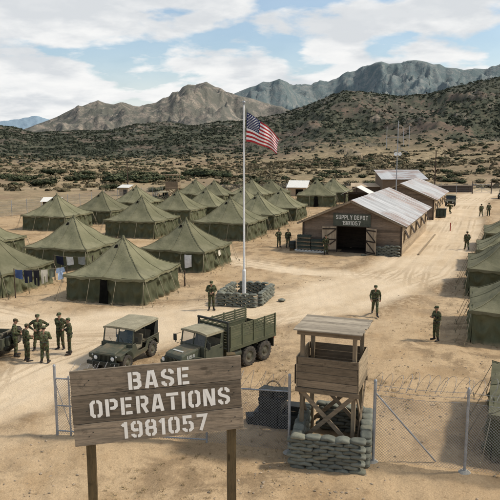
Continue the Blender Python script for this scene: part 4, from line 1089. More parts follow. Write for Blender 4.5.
# ------------------------------------------------------------------ guard towers
def guard_tower(loc, rz, w, d, zf, zw, zr, label, s=1., roofm='weathered_wood_across', box=True):
    t = empty('guard_tower', loc, rz, label, 'guard tower'); hw, hd = w / 2, d / 2; rnd = random.Random(3)
    for sx in (-1, 1):
        for sy in (-1, 1):
            MB().box((sx * (hw - .11), sy * (hd - .11), (zr - .3) / 2), (.125, .125, zr + .3), tint=rnd.random()).build('leg', 'weathered_wood_up', t, bevel=.006)
    br = MB()
    z0, z1 = .35, zf - .12
    for sy in (-1, 1):
        y = sy * (hd - .02); 
        br.beam((-hw + .1, y, z1), (hw - .1, y, z0), .045, .13, tint=.7); br.beam((-hw + .1, y + sy * .05, z0), (hw - .1, y + sy * .05, z1), .045, .13, tint=.3)
    for sx in (-1, 1):
        x = sx * (hw - .02)
        br.beam((x, -hd + .1, z1), (x, hd - .1, z0), .045, .13, tint=.6); br.beam((x + sx * .05, -hd + .1, z0), (x + sx * .05, hd - .1, z1), .045, .13, tint=.4)
    br.build('cross_brace', 'weathered_wood', t)
    fl = MB(); n = 8
    for k in range(n): fl.box((0, -hd + (k + .5) * d / n, zf), (w + .06, d / n - .01, .05))
    for sy in (-1, 1): fl.box((0, sy * (hd - .1), zf - .1), (w, .08, .14))
    fl.build('floor', 'weathered_wood', t)
    nb = 4; bh = (zw - zf - .02) / nb
    # skirt board hangs below the floor at the front
    for nm, c, axis in (('front_panel', -1, 0), ('rear_panel', 1, 0), ('side_panel', -1, 1), ('side_panel', 1, 1)):
        m = MB()
        for k in range(nb):
            z = zf + .03 + (k + .5) * bh
            if axis == 0: m.box((rnd.uniform(-.012, .012), c * (hd + .02 + .004 * (k % 2)), z), (w + .03, .04, bh - .012))
            else: m.box((c * (hw + .042), rnd.uniform(-.01, .01), z), (.04, d + .1, bh - .012))
        if axis == 0: m.box((0, c * (hd + .045), zf - .06), (w + .16, .05, .15))
        m.build(nm, 'weathered_wood' if axis == 0 else 'tower_side_wood', t, bevel=.004)
    rb = MB()
    for sy in (-1, 1): rb.box((0, sy * (hd - .05), zr - .02), (w + .1, .07, .15))
    for sx in (-1, 1): rb.box((sx * (hw - .05), 0, zr - .02), (.07, d - .2, .14))
    rb.build('roof_beam', 'weathered_wood', t)
    rf = MB(); n = 8; W2, D2 = w + .30, d + .42
    for k in range(n):
        y = -D2 / 2 + (k + .5) * D2 / n; x = rnd.uniform(-.03, .03)
        rf.box((x, y, zr + .085 + .006 * (k % 2) - y * .03), (W2 + rnd.uniform(-.05, .05), D2 / n - .014, .035))
    rf.build('roof', roofm, t)
    if box: MB().box((-hw - .12, -hd * .5, zf + .32), (.10, .4, .62)).build('ammunition_box', 'dark_wood', t)
    return t
wood('tower_side_wood', (.34, .26, .165), (.22, .17, .11), 'Y')
guard_tower((2.66, 19.75, 0), R(-19), 1.86, 1.62, 2.12, 3.12, 3.92, 'wooden guard tower with a plank roof and crossed braces, ringed by sandbags in the foreground')
guard_tower((-14.7, 122.5, 0), R(-8), 2.3, 2.1, 1.85, 3.05, 4.35, 'distant wooden guard tower with a pale flat roof, beyond the left tents', roofm='barn_side_wood', box=False)

# ------------------------------------------------------------------ chain link fences
def lattice(m, A, B, h0, h1, pitch, r):
    """two crossing families of straight wires in the vertical rectangle over A-B"""
    A, B = Vector(A), Vector(B); d = B - A; L = d.length; H = h1 - h0; d = d / L; nrm = Vector((-d.y, d.x, 0)); p2 = pitch * 1.15
    for fam in (1, -1):
        k = -H
        while k < L:
            # line x = k + fam-direction z
            z0, z1 = 0., H
            if fam == 1: x0, x1 = k, k + H
            else: x0, x1 = k + H, k
            def clip(xa, za, xb, zb):
                if xa > xb: xa, za, xb, zb = xb, zb, xa, za
                if xb <= 0 or xa >= L: return None
                if xa < 0: za += (zb - za) * (0 - xa) / (xb - xa); xa = 0
                if xb > L: zb = za + (zb - za) * (L - xa) / (xb - xa); xb = L
                return xa, za, xb, zb
            c = clip(x0, z0, x1, z1)
            if c and c[2] - c[0] > .02:
                off = nrm * (.004 * fam)
                p, q = A + d * c[0] + Vector((0, 0, h0 + c[1])) + off, A + d * c[2] + Vector((0, 0, h0 + c[3])) + off
                m.cyl(p, q, r, n=3, cap=False)
            k += p2
    return m
def coil(m, A, B, z, rad, loop, r, seed=0):
    A, B = Vector(A), Vector(B); d = B - A; L = d.length; d = d / L; nrm = Vector((-d.y, d.x, 0)); n = int(L / loop); rnd = random.Random(seed); pts = []
    wob = [(rnd.uniform(.8, 1.15), rnd.uniform(-.10, .10), rnd.uniform(-.06, .06)) for _ in range(n + 2)]
    for i in range(n * 18 + 1):
        t = i / 18; k = int(t); f = t - k; w0 = [wob[k][q] * (1 - f) + wob[k + 1][q] * f for q in range(3)]
        a = 2 * PI * t
        pts.append(A + d * (L * t / n + w0[1] + .13 * math.sin(a)) + Vector((0, 0, z + rad * w0[0] * math.sin(a) + w0[2])) + nrm * rad * w0[0] * math.cos(a))
    m.tube(pts, r, 4); return m
def near_fence():
    t = empty('chain_link_fence', (0, 0, 0), 0, 'chain link perimeter fence topped with coiled wire, in front of the trucks and the tower', 'fence')
    PT = [((-6.50, 20.35), 2.42, .045), ((-6.02, 20.27), 2.05, .03), ((-1.42, 19.75), 1.95, .035), ((1.24, 19.12), 2.55, .045), ((3.80, 18.50), 2.60, .047), ((6.42, 17.87), 2.58, .042), ((9.2, 17.1), 2.6, .05)]
    for (x, y), h, r in PT: MB().cyl((x, y, -.3), (x, y, h), r, n=12).lathe([(r * 1.05, h - .02), (r * 1.1, h + .03), (r * .5, h + .06), (0, h + .065)], (x, y, 0), n=12).build('post', 'galvanised', t)
    rl = MB()
    P = [Vector((x, y, 0)) for (x, y), h, r in PT]
    def V(p, z): return (p.x, p.y, z)
    rl.cyl(V(P[0], 2.0), V(P[1], 2.0), .028, n=8); rl.cyl(V(P[0], 1.05), V(P[1], 1.05), .024, n=8); rl.cyl(V(P[0], .16), V(P[1], .16), .026, n=8)
    rl.cyl(V(P[1], 2.0), V(P[2], 1.95), .028, n=8); rl.cyl(V(P[2], 1.95), V(P[3], 2.02), .028, n=8); rl.cyl(V(P[1], .16), V(P[2], .12), .024, n=8); rl.cyl(V(P[1], 1.05), V(P[2], 1.02), .02, n=8)
    rl.build('rail', 'galvanised', t)
    MB().cyl(V(P[4], 2.25), (5.72, 18.45, .03), .026, n=8).build('brace', 'galvanised', t); MB().cyl(V(P[0], 1.9), V(P[1], .3), .012, n=6).build('brace', 'galvanised', t)
    for k, (i, j, top) in enumerate(((0, 1, 1.98), (1, 2, 1.93), (2, 3, 1.97), (4, 5, 2.12), (5, 6, 2.12))):
        m = MB(); lattice(m, V(P[i], 0), V(P[j], 0), .05, top, .078, .0042); 
        m.build('wire_mesh', 'wire', t)
    sw = MB()
    for i, j in ((4, 5), (5, 6)):
        for z in (2.16, 2.32, 2.48):
            A, B = Vector(V(P[i], z)), Vector(V(P[j], z)); sw.tube([A.lerp(B, q / 8) + Vector((0, 0, -.05 * math.sin(PI * q / 8))) for q in range(9)], .006, 4)
            for q in range(1, int((B - A).length / .16)):
                c = A.lerp(B, q * .16 / (B - A).length) + Vector((0, 0, -.05 * math.sin(PI * q * .16 / (B - A).length)))
                sw.cyl(c + Vector((-.02, 0, -.03)), c + Vector((.02, 0, .03)), .004, n=3)
    sw.build('barbed_strand', 'wire', t)
    for i, j, z, lp, sd in ((1, 2, 2.28, .24, 1), (2, 3, 2.30, .33, 2), (4, 5, 2.62, .25, 3), (5, 6, 2.62, .26, 4)):
        coil(MB(), V(P[i], 0), V(P[j], 0), z, .30, lp, .006, sd).build('razor_coil', 'wire', t)
    for q in (P[5], P[3], P[4]): MB().lathe([(.0, .05), (.12, .045), (.2, -.02)], (q.x, q.y, 0), n=10).build('footing', 'concrete', t)
near_fence()
def far_fence(name, pts, label, h=2.2, step=3.2, gate=None):
    t = empty(name, (0, 0, 0), 0, label, 'fence'); pm = []; P = [Vector((*p, gz(*p))) for p in pts]; w = MB(); first = None
    for a, b in zip(P, P[1:]):
        n = max(1, round((b - a).length / step)); prev = None
        for k in range(n + 1):
            q = a.lerp(b, k / n); q.z = gz(q.x, q.y)
            if k < n or b is P[-1]:
                if first is None: first = MB().cyl((0, 0, -.3), (0, 0, h), .045, n=6).build('post', 'galvanised', t); first.location = q
                else: o = first.copy(); COL.objects.link(o); o.location = q; o.parent = t
            if prev is not None:
                for z in (.1, .6, 1.1, 1.6, 2.05): w.cyl(prev + Vector((0, 0, z)), q + Vector((0, 0, z)), .011, n=3, cap=False)
                lattice(w, prev, q, .1, 2.0, .24, .006)
            prev = q
    w.build('wire_mesh', 'wire', t)
far_fence('perimeter_fence', [(-62, 52), (-40, 76), (-33.6, 90), (-26.5, 107), (-17, 125)], 'wire perimeter fence running behind the left tents')
far_fence('perimeter_fence', [(-12, 129), (14, 134), (46.2, 133.5)], 'wire perimeter fence between the far guard tower and the far gate')
far_fence('perimeter_fence', [(50.3, 133.5), (62, 134), (90, 128)], 'wire perimeter fence right of the far gate')
def far_gate():
    t = empty('wire_gate', (48.25, 133.5, 0), 0, 'far wire gate between two tall posts at the end of the road', 'gate')
    for x in (-1.95, 1.95): MB().cyl((x, 0, -.3), (x, 0, 2.6), .1, n=8).build('post', 'pole_wood', t)
    f = MB()
    for z in (.3, 1.9): f.cyl((-1.85, 0, z), (1.85, 0, z), .035, n=6)
    f.cyl((-1.85, 0, .3), (1.85, 0, 1.9), .03, n=6); f.cyl((-1.85, 0.03, 1.9), (1.85, 0.03, .3), .03, n=6); f.cyl((0, 0, .3), (0, 0, 1.9), .03, n=6)
    f.build('frame', 'galvanised', t)
far_gate()

# ------------------------------------------------------------------ poles and antenna
def utility_pole(x, y, h, label):
    t = empty('utility_pole', (x, y, gz(x, y)), R(10), label, 'pole'); MB().cyl((0, 0, -.3), (0, 0, h), .15, .10, n=10).build('pole', 'pole_wood', t)
    m = MB().box((0, -.14, h - .35), (1.5, .1, .12)); m.build('cross_arm', 'pole_wood', t)
    i = MB()
    for q in (-.6, 0, .6): i.lathe([(.02, 0), (.05, .03), (.03, .08), (.05, .12), (0, .16)], (q, -.14, h - .29), n=8)
    i.build('insulator', 'army_dark', t)
utility_pole(-27.6, 145, 6.9, 'tall dark wooden pole rising behind the left tents')
utility_pole(41.7, 145, 8.6, 'tall dark wooden pole right of the far white roofed shed')
def antenna():
    t = empty('radio_antenna', (18.35, 80.6, 0), R(0), 'tall steel radio mast with a rack of upright aerial rods behind the depot', 'antenna')
    MB().cyl((0, 0, -.2), (0, 0, 12.8), .075, .05, n=10).build('mast', 'steel_mast', t)
    MB().cyl((-1.42, 0, 10.8), (1.42, 0, 10.8), .035, n=8).build('boom', 'steel_mast', t)
    for x, a, b in ((-1.40, 9.5, 12.1), (.68, 9.7, 12.2), (1.38, 9.55, 12.2)): MB().cyl((x, -.05, a), (x, -.05, b), .028, n=6).build('aerial_rod', 'steel_mast', t)
    d = MB().beam((.05, 0, 9.6), (1.25, 0, 8.9), .05, .05).beam((-.05, 0, 9.3), (-.5, 0, 9.05), .05, .05).build('strut', 'steel_mast', t)
    for x in (-.24, .26):
        m = MB().lathe([(.0, .10), (.12, .08), (.2, .02), (.24, -.06), (.2, -.05), (0, .04)], (0, 0, 0), 'Y', 14)
        m.v = [(a + x, b - .15, c + 8.75) for a, b, c in m.v]; m.build('loudspeaker', 'lamp_white', t)
    for gx, gy in ((-4, 5), (3.2, 7), (0, -2.2)):
        pass
antenna()
# ------------------------------------------------------------------ wheels and vehicles (forward +x, left +y)
def wheel(parent, x, y, r, w, side, dual=False):
    t = MB(); n = 40
    prof = [(r * .58, -w / 2), (r * .80, -w / 2 - .012), (r * .95, -w / 2 + .012), (r, -w / 2 + .05), (r, w / 2 - .05), (r * .95, w / 2 - .012), (r * .80, w / 2 + .012), (r * .58, w / 2)]
    t.lathe(prof, (0, 0, 0), 'Y', n)
    for k in range(n // 2):
        a = 2 * PI * k * 2 / n
        for s in (-1, 1):
            c = Vector((math.cos(a + s * .06) * r * .995, s * w * .27, math.sin(a + s * .06) * r * .995))
            t.box(c, (.035, w * .42, .05), rot=Matrix.Rotation(-a - s * .06, 3, 'Y'), tint=.5)
    o = t.build('wheel', 'rubber', parent); o.location = (x, y, r); o.rotation_euler = (0, random.uniform(0, 6), 0)
    s = side; rim = MB()
    rim.lathe([(r * .60, -s * w * .40), (r * .60, s * w * .47), (r * .54, s * w * .50), (r * .50, s * w * .34), (r * .28, s * w * .24), (r * .24, s * w * .40), (r * .14, s * w * .46), (0, s * w * .46)], (0, 0, 0), 'Y', 24)
    for k in range(6):
        a = k * PI / 3; rim.cyl((math.cos(a) * r * .38, s * w * .2, math.sin(a) * r * .38), (math.cos(a) * r * .38, s * w * .36, math.sin(a) * r * .38), r * .035, n=6)
    rim.build('rim', 'wheel_rim', o)
    return o
def arch(cx, cz, r, a0, a1, n=12): return [(cx + r * math.cos(R(a0 + (a1 - a0) * k / n)), cz + r * math.sin(R(a0 + (a1 - a0) * k / n))) for k in range(n + 1)]

def jeep(loc, rz, label):
    t = empty('jeep', loc, rz, label, 'jeep'); B = .018
    b = MB()
    # tub side panels with rear wheel cut-out and door dip
    side = [(-1.66, .50), (-1.60, .50)] + arch(-1.08, .40, .50, 168, 12, 10) + [(-.50, .44), (.70, .44), (.70, 1.08), (.42, 1.08), (.30, .78), (.18, .66), (-.40, .66), (-.50, .80), (-.56, 1.00), (-1.66, 1.00)]
    for y0, y1 in ((.76, .80), (-.80, -.76)): b.prism(side, y0, y1)
    b.box((-.45, 0, .48), (2.35, 1.5, .06)); b.box((-1.64, 0, .76), (.04, 1.52, .48)); b.box((.66, 0, .80), (.05, 1.52, .56))
    for s in (-1, 1): b.box((-1.08, s * .62, .80), (1.05, .28, .05)); b.box((-1.10, s * .50, .64), (1.0, .04, .3))
    b.box((-1.1, .80, 1.0), (1.1, .07, .04)); b.box((-1.1, -.80, 1.0), (1.1, .07, .04))
    b.build('body', 'army_green', t, bevel=B)
    h = MB(); 
    vs = [(.66, -.70, 1.07), (.66, .70, 1.07), (1.62, .66, .92), (1.62, -.66, .92), (.66, -.70, .84), (.66, .70, .84), (1.62, .66, .70), (1.62, -.66, .70), (1.2, 0, 1.03), ]
    h.prism([(.68, .72), (1.62, .66), (1.64, .84), (1.58, .925), (1.2, .985), (.68, 1.06)], -.50, .50); 
    h.build('bonnet', 'army_green', t, bevel=.035)
    f = MB()
    for s in (-1, 1):
        y0, y1 = (.50, .80) if s > 0 else (-.80, -.50)
        f.prism([(.68, .46), (.68, .93), (1.66, .86), (1.68, .80), (1.66, .66), (1.54, .62)] + arch(1.08, .40, .47, 20, 160, 10)[0:] + [(.62, .46)], y0, y1)
    f.build('front_fender', 'army_green', t, bevel=.02)
    g = MB(); g.box((1.66, 0, .67), (.06, 1.16, .44)); g.build('grille', 'army_green', t, bevel=.015)
    sl = MB()
    for k in range(9): sl.box((1.692, -.26 + k * .065, .66), (.012, .03, .32))
    sl.build('grille_slot', 'dark_inside', t)
    for s in (-1, 1):
        l = MB().lathe([(.115, -.03), (.125, .0), (.115, .03), (.10, .03)], (0, 0, 0), 'Y', 20); l.v = [(y + 1.69, x + s * .42, z + .70) for x, y, z in l.v]; l.f = [q[::-1] for q in l.f]
        hl = l.build('headlight', 'army_dark', t)
        m = MB().lathe2((1.70, s * .42, .70), .10, 16, 10, 0, .5, (.35, 1, 1)); m.build('lens', 'lamp_white', hl)
        MB().lathe2((1.69, s * .58, .80), .045, 10, 6, 0, .5, (.6, 1, 1)).build('marker_lamp', 'marking_white', t)
    bp = MB().box((1.80, 0, .50), (.10, 1.56, .15)); 
    for s in (-1, 1): bp.box((1.7, s * .35, .50), (.2, .07, .12)); bp.tube([(1.86, s * .45, .46), (1.95, s * .45, .49), (1.95, s * .45, .53), (1.86, s * .45, .55)], .018, 6)
    bp.build('bumper', 'army_dark', t, bevel=.012)
    MB().box((-1.72, 0, .55), (.08, 1.4, .12)).build('rear_bumper', 'army_dark', t, bevel=.01)
    ch = MB().box((0, .3, .40), (3.2, .1, .12)).box((0, -.3, .40), (3.2, .1, .12)).cyl((1.08, -.65, .38), (1.08, .65, .38), .05, n=8).cyl((-1.08, -.65, .38), (-1.08, .65, .38), .05, n=8); ch.build('chassis', 'army_dark', t)
    # windscreen
    w = MB(); x0, z0, x1, z1 = .60, 1.06, .44, 1.70
    for y in (-.74, 0, .74): w.beam((x0, y, z0), (x1, y, z1), .045 if y else .03, .05)
    for q in (0.03, .97): w.beam((x0 + (x1 - x0) * q, -.76, z0 + (z1 - z0) * q), (x0 + (x1 - x0) * q, .76, z0 + (z1 - z0) * q), .05, .055)
    wo = w.build('windscreen_frame', 'army_green', t, bevel=.008)
    gl = MB().add([(x0 - .01, -.73, z0 + .03), (x0 - .01, .73, z0 + .03), (x1 - .005, .73, z1 - .02), (x1 - .005, -.73, z1 - .02)], [(0, 1, 2, 3)]); gl.build('glass', 'windscreen_glass', wo)
    MB().cyl((.62, .3, 1.08), (.56, .12, 1.28), .008, n=4).cyl((.62, -.3, 1.08), (.56, -.45, 1.28), .008, n=4).build('wiper', 'army_dark', wo)
    # canvas top with bows
    bw = MB()
    for x in (-.45, -1.55):
        bw.tube([(x, -.76, .95), (x, -.75, 1.6), (x, -.70, 1.70), (x, 0, 1.74), (x, .70, 1.70), (x, .75, 1.6), (x, .76, .95)], .02, 6)
    bw.build('top_bow', 'army_dark', t)
    c = MB(); nx, ny = 16, 12
    def P(i, j):
        x = .50 - 2.12 * i / nx; v = 2 * j / ny - 1
        z = 1.765 - .05 * abs(v) ** 3 - .025 * math.sin(PI * ((x + .45) / 1.1) ) ** 2 * (1 - v * v) * 1.2 + .008 * math.sin(5 * x + 3 * v)
        return (x, v * .80, z)
    c.grid(P, nx, ny)
    for s in (-1, 1):
        def Q(i, j, s=s):
            p = P(i, ny if s > 0 else 0); return (p[0], p[1] + s * .012, p[2] - .09 * j)
        c.grid(Q, nx, 1)
    def Q2(i, j): p = P(0, i); return (p[0] + .012, p[1], p[2] - .07 * j)
    c.grid(Q2, ny, 1)
    c.build('canvas_top', 'jeep_canvas', t)
    rr = MB()
    for s in (-1, 1):
        y0 = s * .78
        rr.add([(-1.60, y0, 1.00), (-1.22, y0, 1.00), (-1.30, s * .785, 1.40), (-1.46, s * .79, 1.70), (-1.62, s * .79, 1.70)], [(0, 1, 2, 3, 4) if s < 0 else (4, 3, 2, 1, 0)])
    rr.add([(-1.63, -.76, .98), (-1.63, .76, .98), (-1.62, .78, 1.70), (-1.62, -.78, 1.70)], [(0, 3, 2, 1)])
    rr.build('rear_curtain', 'army_dark', t)
    for s in (-1, 1):
        st = MB().box((-.12, s * .40, .72), (.50, .50, .14)); st.beam((-.36, s * .40, .74), (-.48, s * .40, 1.24), .48, .10); st.build('seat', 'seat_canvas', t, bevel=.04)
    MB().box((-1.15, 0, .74), (.45, .96, .14)).beam((-1.38, 0, .76), (-1.46, 0, 1.15), .94, .1).build('rear_seat', 'seat_canvas', t, bevel=.04)
    sw = MB(); M = Matrix.Rotation(R(-55), 3, 'Y'); sw.tube([Vector((.28, .40, 1.04)) + M @ Vector((.2 * math.cos(a * PI / 10), .2 * math.sin(a * PI / 10), 0)) for a in range(20)], .014, 6, closed=True).cyl((.28, .40, 1.04), (.6, .40, .8), .02, n=6).cyl((.28, .22, 1.04), (.28, .58, 1.04), .01, n=5)
    sw.build('steering_wheel', 'army_dark', t)
    for x in (1.08, -1.08):
        for s in (-1, 1): wheel(t, x, s * .70, .385, .20, s)
    sp = wheel(t, -1.80, -.28, .385, .20, -1); sp.rotation_euler = (0, 0, R(90)); sp.location = (-1.80, -.30, .92)
    MB().box((-1.75, .42, .82), (.16, .24, .40)).build('fuel_can', 'army_green', t, bevel=.02)
    m = MB().cyl((.62, .78, 1.1), (.66, .98, 1.26), .008, n=5); m.box((.67, 1.0, 1.34), (.02, .13, .19)); m.build('mirror', 'army_dark', t)
    return t
J1 = jeep((-5.62, 27.82, 0), R(249), 'olive jeep with a tan canvas top and round headlights, parked left of the big truck')
copy_tree(J1, (-12.75, 28.95, 0), R(172), 'dark jeep without a canvas top, cut off by the left picture edge beside the soldiers', skip=('canvas_top', 'top_bow', 'rear_curtain'))
copy_tree(J1, (33.3, 106.2, 0), R(250), 'distant jeep parked by the corner of the second barn')
copy_tree(J1, (-16.3, 113.8, 0), R(215), 'distant dark jeep parked below the far guard tower')
copy_tree(J1, (47.6, 120.2, 0), R(240), 'distant jeep cut off by the right picture edge beyond the walking pair')

def truck(loc, rz, s, label):
    t = empty('cargo_truck', loc, rz, label, 'truck', scale=s); B = .02
    ch = MB()
    for y in (-.38, .38): ch.box((-.3, y, .80), (6.6, .10, .2))
    for x in (2.1, -1.3, -2.55): ch.cyl((x, -.85, .53), (x, .85, .53), .08, n=10); ch.ball((x, .05, .53), .2, 12, 8)
    ch.box((-.5, -.75, .75), (.8, .4, .4)); ch.build('chassis', 'army_dark', t)
    hd = MB(); hd.prism([(1.75, .95), (3.02, .95), (3.06, 1.30), (2.98, 1.50), (2.7, 1.57), (1.75, 1.66)], -.58, .58); hd.build('bonnet', 'army_green', t, bevel=.07)
    mk = MB(); text_mesh(mk, 'USA', .50, .17, 0, 0, 0, stroke=.2)
    mk.v = [(2.42 - x, .588 - y * 1.0, z + 1.36) for x, y, z in mk.v]; mk.build('marking', 'marking_white', t)
    mk = MB(); mk.box((2.66, -.02, 1.592), (.10, .66, .012), rot=Matrix.Rotation(R(8), 3, 'Y')); mk.build('bonnet_marking', 'marking_white', t)
    fd = MB()
    for sd in (-1, 1):
        y0, y1 = (.50, .95) if sd > 0 else (-.95, -.50)
        top = arch(2.1, .55, .70, 168, 12, 12); bot = arch(2.1, .55, .62, 12, 168, 12)
        fd.prism([(1.30, .78)] + top + [(2.98, .95), (2.98, .88)] + bot + [(1.30, .72)], y0, y1)
        fd.box((2.86, sd * .70, 1.0), (.3, .46, .12))
    fd.build('front_fender', 'army_green', t, bevel=.012)
    gr = MB(); gr.box((3.02, 0, 1.10), (.10, 1.12, .52)); gr.build('grille', 'army_dark', t, bevel=.02)
    gb = MB()
    for k in range(11): gb.box((3.09, -.46 + k * .092, 1.1), (.03, .025, .46))
    gb.build('grille_bar', 'army_green', t)
    for sd in (-1, 1):
        l = MB().lathe([(.12, -.05), (.13, .03), (.115, .03)], (0, 0, 0), 'Y', 18); l.v = [(y + 3.02, x + sd * .66, z + 1.14) for x, y, z in l.v]; l.f = [q[::-1] for q in l.f]
        hl = l.build('headlight', 'army_dark', t); MB().lathe2((3.05, sd * .66, 1.14), .105, 16, 10, 0, .5, (.35, 1, 1)).build('lens', 'lamp_white', hl)
    bp = MB().box((3.32, 0, .74), (.12, 2.1, .24)).box((3.15, .38, .76), (.3, .08, .18)).box((3.15, -.38, .76), (.3, .08, .18)); bp.build('bumper', 'army_green', t, bevel=.02)
    cb = MB()
    cb.box((1.74, 0, 1.32), (.08, 1.66, .70)); cb.box((.46, 0, 1.5), (.06, 1.66, 1.3)); cb.box((1.1, 0, .98), (1.3, 1.66, .08)); cb.box((1.1, 0, .86), (1.0, 1.4, .16))
    cb.build('cab', 'army_green', t, bevel=B)
    for sd in (-1, 1):
        y0, y1 = (.80, .86) if sd > 0 else (-.86, -.80)
        d = MB().prism([(.50, .92), (1.70, .92), (1.70, 1.62), (.95, 1.62), (.5, 1.66)], y0, y1); d.build('door', 'army_green', t, bevel=.015)
        MB().box((.66, sd * .88, 1.48), (.16, .025, .03)).build('handle', 'army_dark', t)
    w = MB(); x0, z0, x1, z1 = 1.72, 1.64, 1.60, 2.26
    for y in (-.80, 0, .80): w.beam((x0, y, z0), (x1, y, z1), .06 if y else .04, .05)
    for q in (.03, .97): w.beam((x0 + (x1 - x0) * q, -.83, z0 + (z1 - z0) * q), (x0 + (x1 - x0) * q, .83, z0 + (z1 - z0) * q), .05, .06)
    wo = w.build('windscreen_frame', 'army_green', t, bevel=.008)
    MB().add([(x0 - .01, -.79, z0 + .03), (x0 - .01, .79, z0 + .03), (x1 - .01, .79, z1 - .02), (x1 - .01, -.79, z1 - .02)], [(0, 1, 2, 3)]).build('glass', 'windscreen_glass', wo)
    c = MB(); nx, ny = 10, 10
    def P(i, j):
        v = 2 * j / ny - 1; x = 1.68 - 1.26 * i / nx
        return (x, v * .87, 2.36 - .06 * abs(v) ** 3 - .012 * math.sin(6 * x) * (1 - v * v))
    c.grid(P, nx, ny)
    for sd in (-1, 1):
        def Q(i, j, sd=sd): p = P(i, ny if sd > 0 else 0); return (p[0], p[1] + sd * .01, p[2] - .11 * j)
        c.grid(Q, nx, 1)
    def Q2(i, j): p = P(0, i); return (p[0] + .01, p[1], p[2] - .09 * j)
    c.grid(Q2, ny, 1); 
    c.add([(.44, -.85, 1.9), (.44, .85, 1.9), (.42, .86, 2.33), (.42, -.86, 2.33)], [(0, 3, 2, 1)]); c.build('canvas_cab_top', 'jeep_canvas', t)
    for sd in (-1, 1):
        cu = MB(); cu.add([(.46, sd * .85, 1.66), (.72, sd * .85, 1.64), (.62, sd * .86, 2.28), (.46, sd * .86, 2.28)], [(0, 1, 2, 3) if sd > 0 else (3, 2, 1, 0)]); cu.build('side_curtain', 'army_green', t)
    st = MB().box((.95, 0, 1.25), (.5, 1.5, .16)).beam((.66, 0, 1.3), (.56, 0, 1.85), 1.5, .1); st.build('seat', 'seat_canvas', t, bevel=.04)
    M = Matrix.Rotation(R(-50), 3, 'Y')
    MB().tube([Vector((1.35, .40, 1.72)) + M @ Vector((.24 * math.cos(a * PI / 10), .24 * math.sin(a * PI / 10), 0)) for a in range(20)], .016, 6, closed=True).cyl((1.35, .4, 1.72), (1.7, .4, 1.45), .02, n=6).build('steering_wheel', 'army_dark', t)
    # mirrors
    for sd in (-1, 1):
        m = MB().tube([(1.72, sd * .86, 1.55), (1.80, sd * 1.14, 1.60), (1.80, sd * 1.16, 2.0), (1.68, sd * .86, 2.1)], .014, 5).box((1.81, sd * 1.16, 1.84), (.05, .19, .32)); m.build('mirror', 'army_dark', t)
    # dark rack and exhaust behind the cab
    rk_ = MB()
    for y in (-1.0, 1.0): rk_.box((.30, y, 1.8), (.10, .10, 1.7))
    rk_.box((.30, 0, 2.62), (.12, 2.12, .10)); rk_.box((.30, 0, 2.2), (.06, 1.9, .06)); rk_.build('bow_rack', 'army_dark', t, bevel=.015)
    # cargo bed
    hb, x0, x1, zf, zt = 1.02, .20, -3.42, 1.22, 2.42
    bd = MB().box(((x0 + x1) / 2, 0, zf - .04), (x0 - x1, hb * 2, .08))
    for k in range(6): bd.box((x0 - .2 - k * .66, 0, zf - .14), (.09, hb * 2 - .1, .12))
    for sd in (-1, 1): bd.box(((x0 + x1) / 2, sd * (hb + .02), zf + .02), (x0 - x1 + .04, .05, .20))
    bd.build('bed_floor', 'bed_green', t, bevel=.01)
    for sd in (-1, 1):
        sp = MB(); y = sd * hb
        sp.box(((x0 + x1) / 2, y, zf + .30), (x0 - x1, .035, .42)); sp.box(((x0 + x1) / 2, y, zf + .53), (x0 - x1, .06, .05))
        for k in range(5): sp.box(((x0 + x1) / 2, y, zf + .62 + k * .125), (x0 - x1, .03, .10))
        for k in range(5):
            x = x0 - .06 - k * (x0 - x1 - .12) / 4; sp.box((x, y + sd * .03, (zf + zt) / 2 + .03), (.085, .05, zt - zf - .06))
        sp.build('side_rack', 'bed_green', t, bevel=.006)
    fb = MB()
    for k in range(8): fb.box((x0 - .02, 0, zf + .12 + k * .14), (.035, hb * 2 - .06, .115))
    for y in (-.6, .6): fb.box((x0 + .02, y, (zf + zt) / 2), (.05, .08, zt - zf - .1))
    fb.build('front_rack', 'bed_green', t, bevel=.006)
    tg = MB().box((x1, 0, zf + .28), (.04, hb * 2 - .06, .52)); 
    for y in (-.7, 0, .7): tg.box((x1 - .03, y, zf + .28), (.03, .08, .5))
    tg.build('tailgate', 'bed_green', t, bevel=.01)
    for sd in (-1, 1):
        MB().box((x1 + .12, sd * .8, .86), (.03, .40, .55)).build('mud_flap', 'army_dark', t)
        MB().box((x1 - .02, sd * .85, 1.05), (.06, .14, .12)).build('tail_light', 'red_paint', t)
        wheel(t, 2.1, sd * .86, .53, .26, sd)
        for x in (-1.30, -2.55):
            wheel(t, x, sd * .92, .53, .24, sd); wheel(t, x, sd * .64, .53, .24, sd)
    MB().cyl((.05, .72, .85), (-.75, .72, .85), .25, n=18).build('fuel_tank', 'army_green', t, bevel=.02)
    return t
truck((-1.42, 26.93, 0), R(229.5), .865, 'big olive cargo truck with slatted bed and tan cab top, behind the sign')

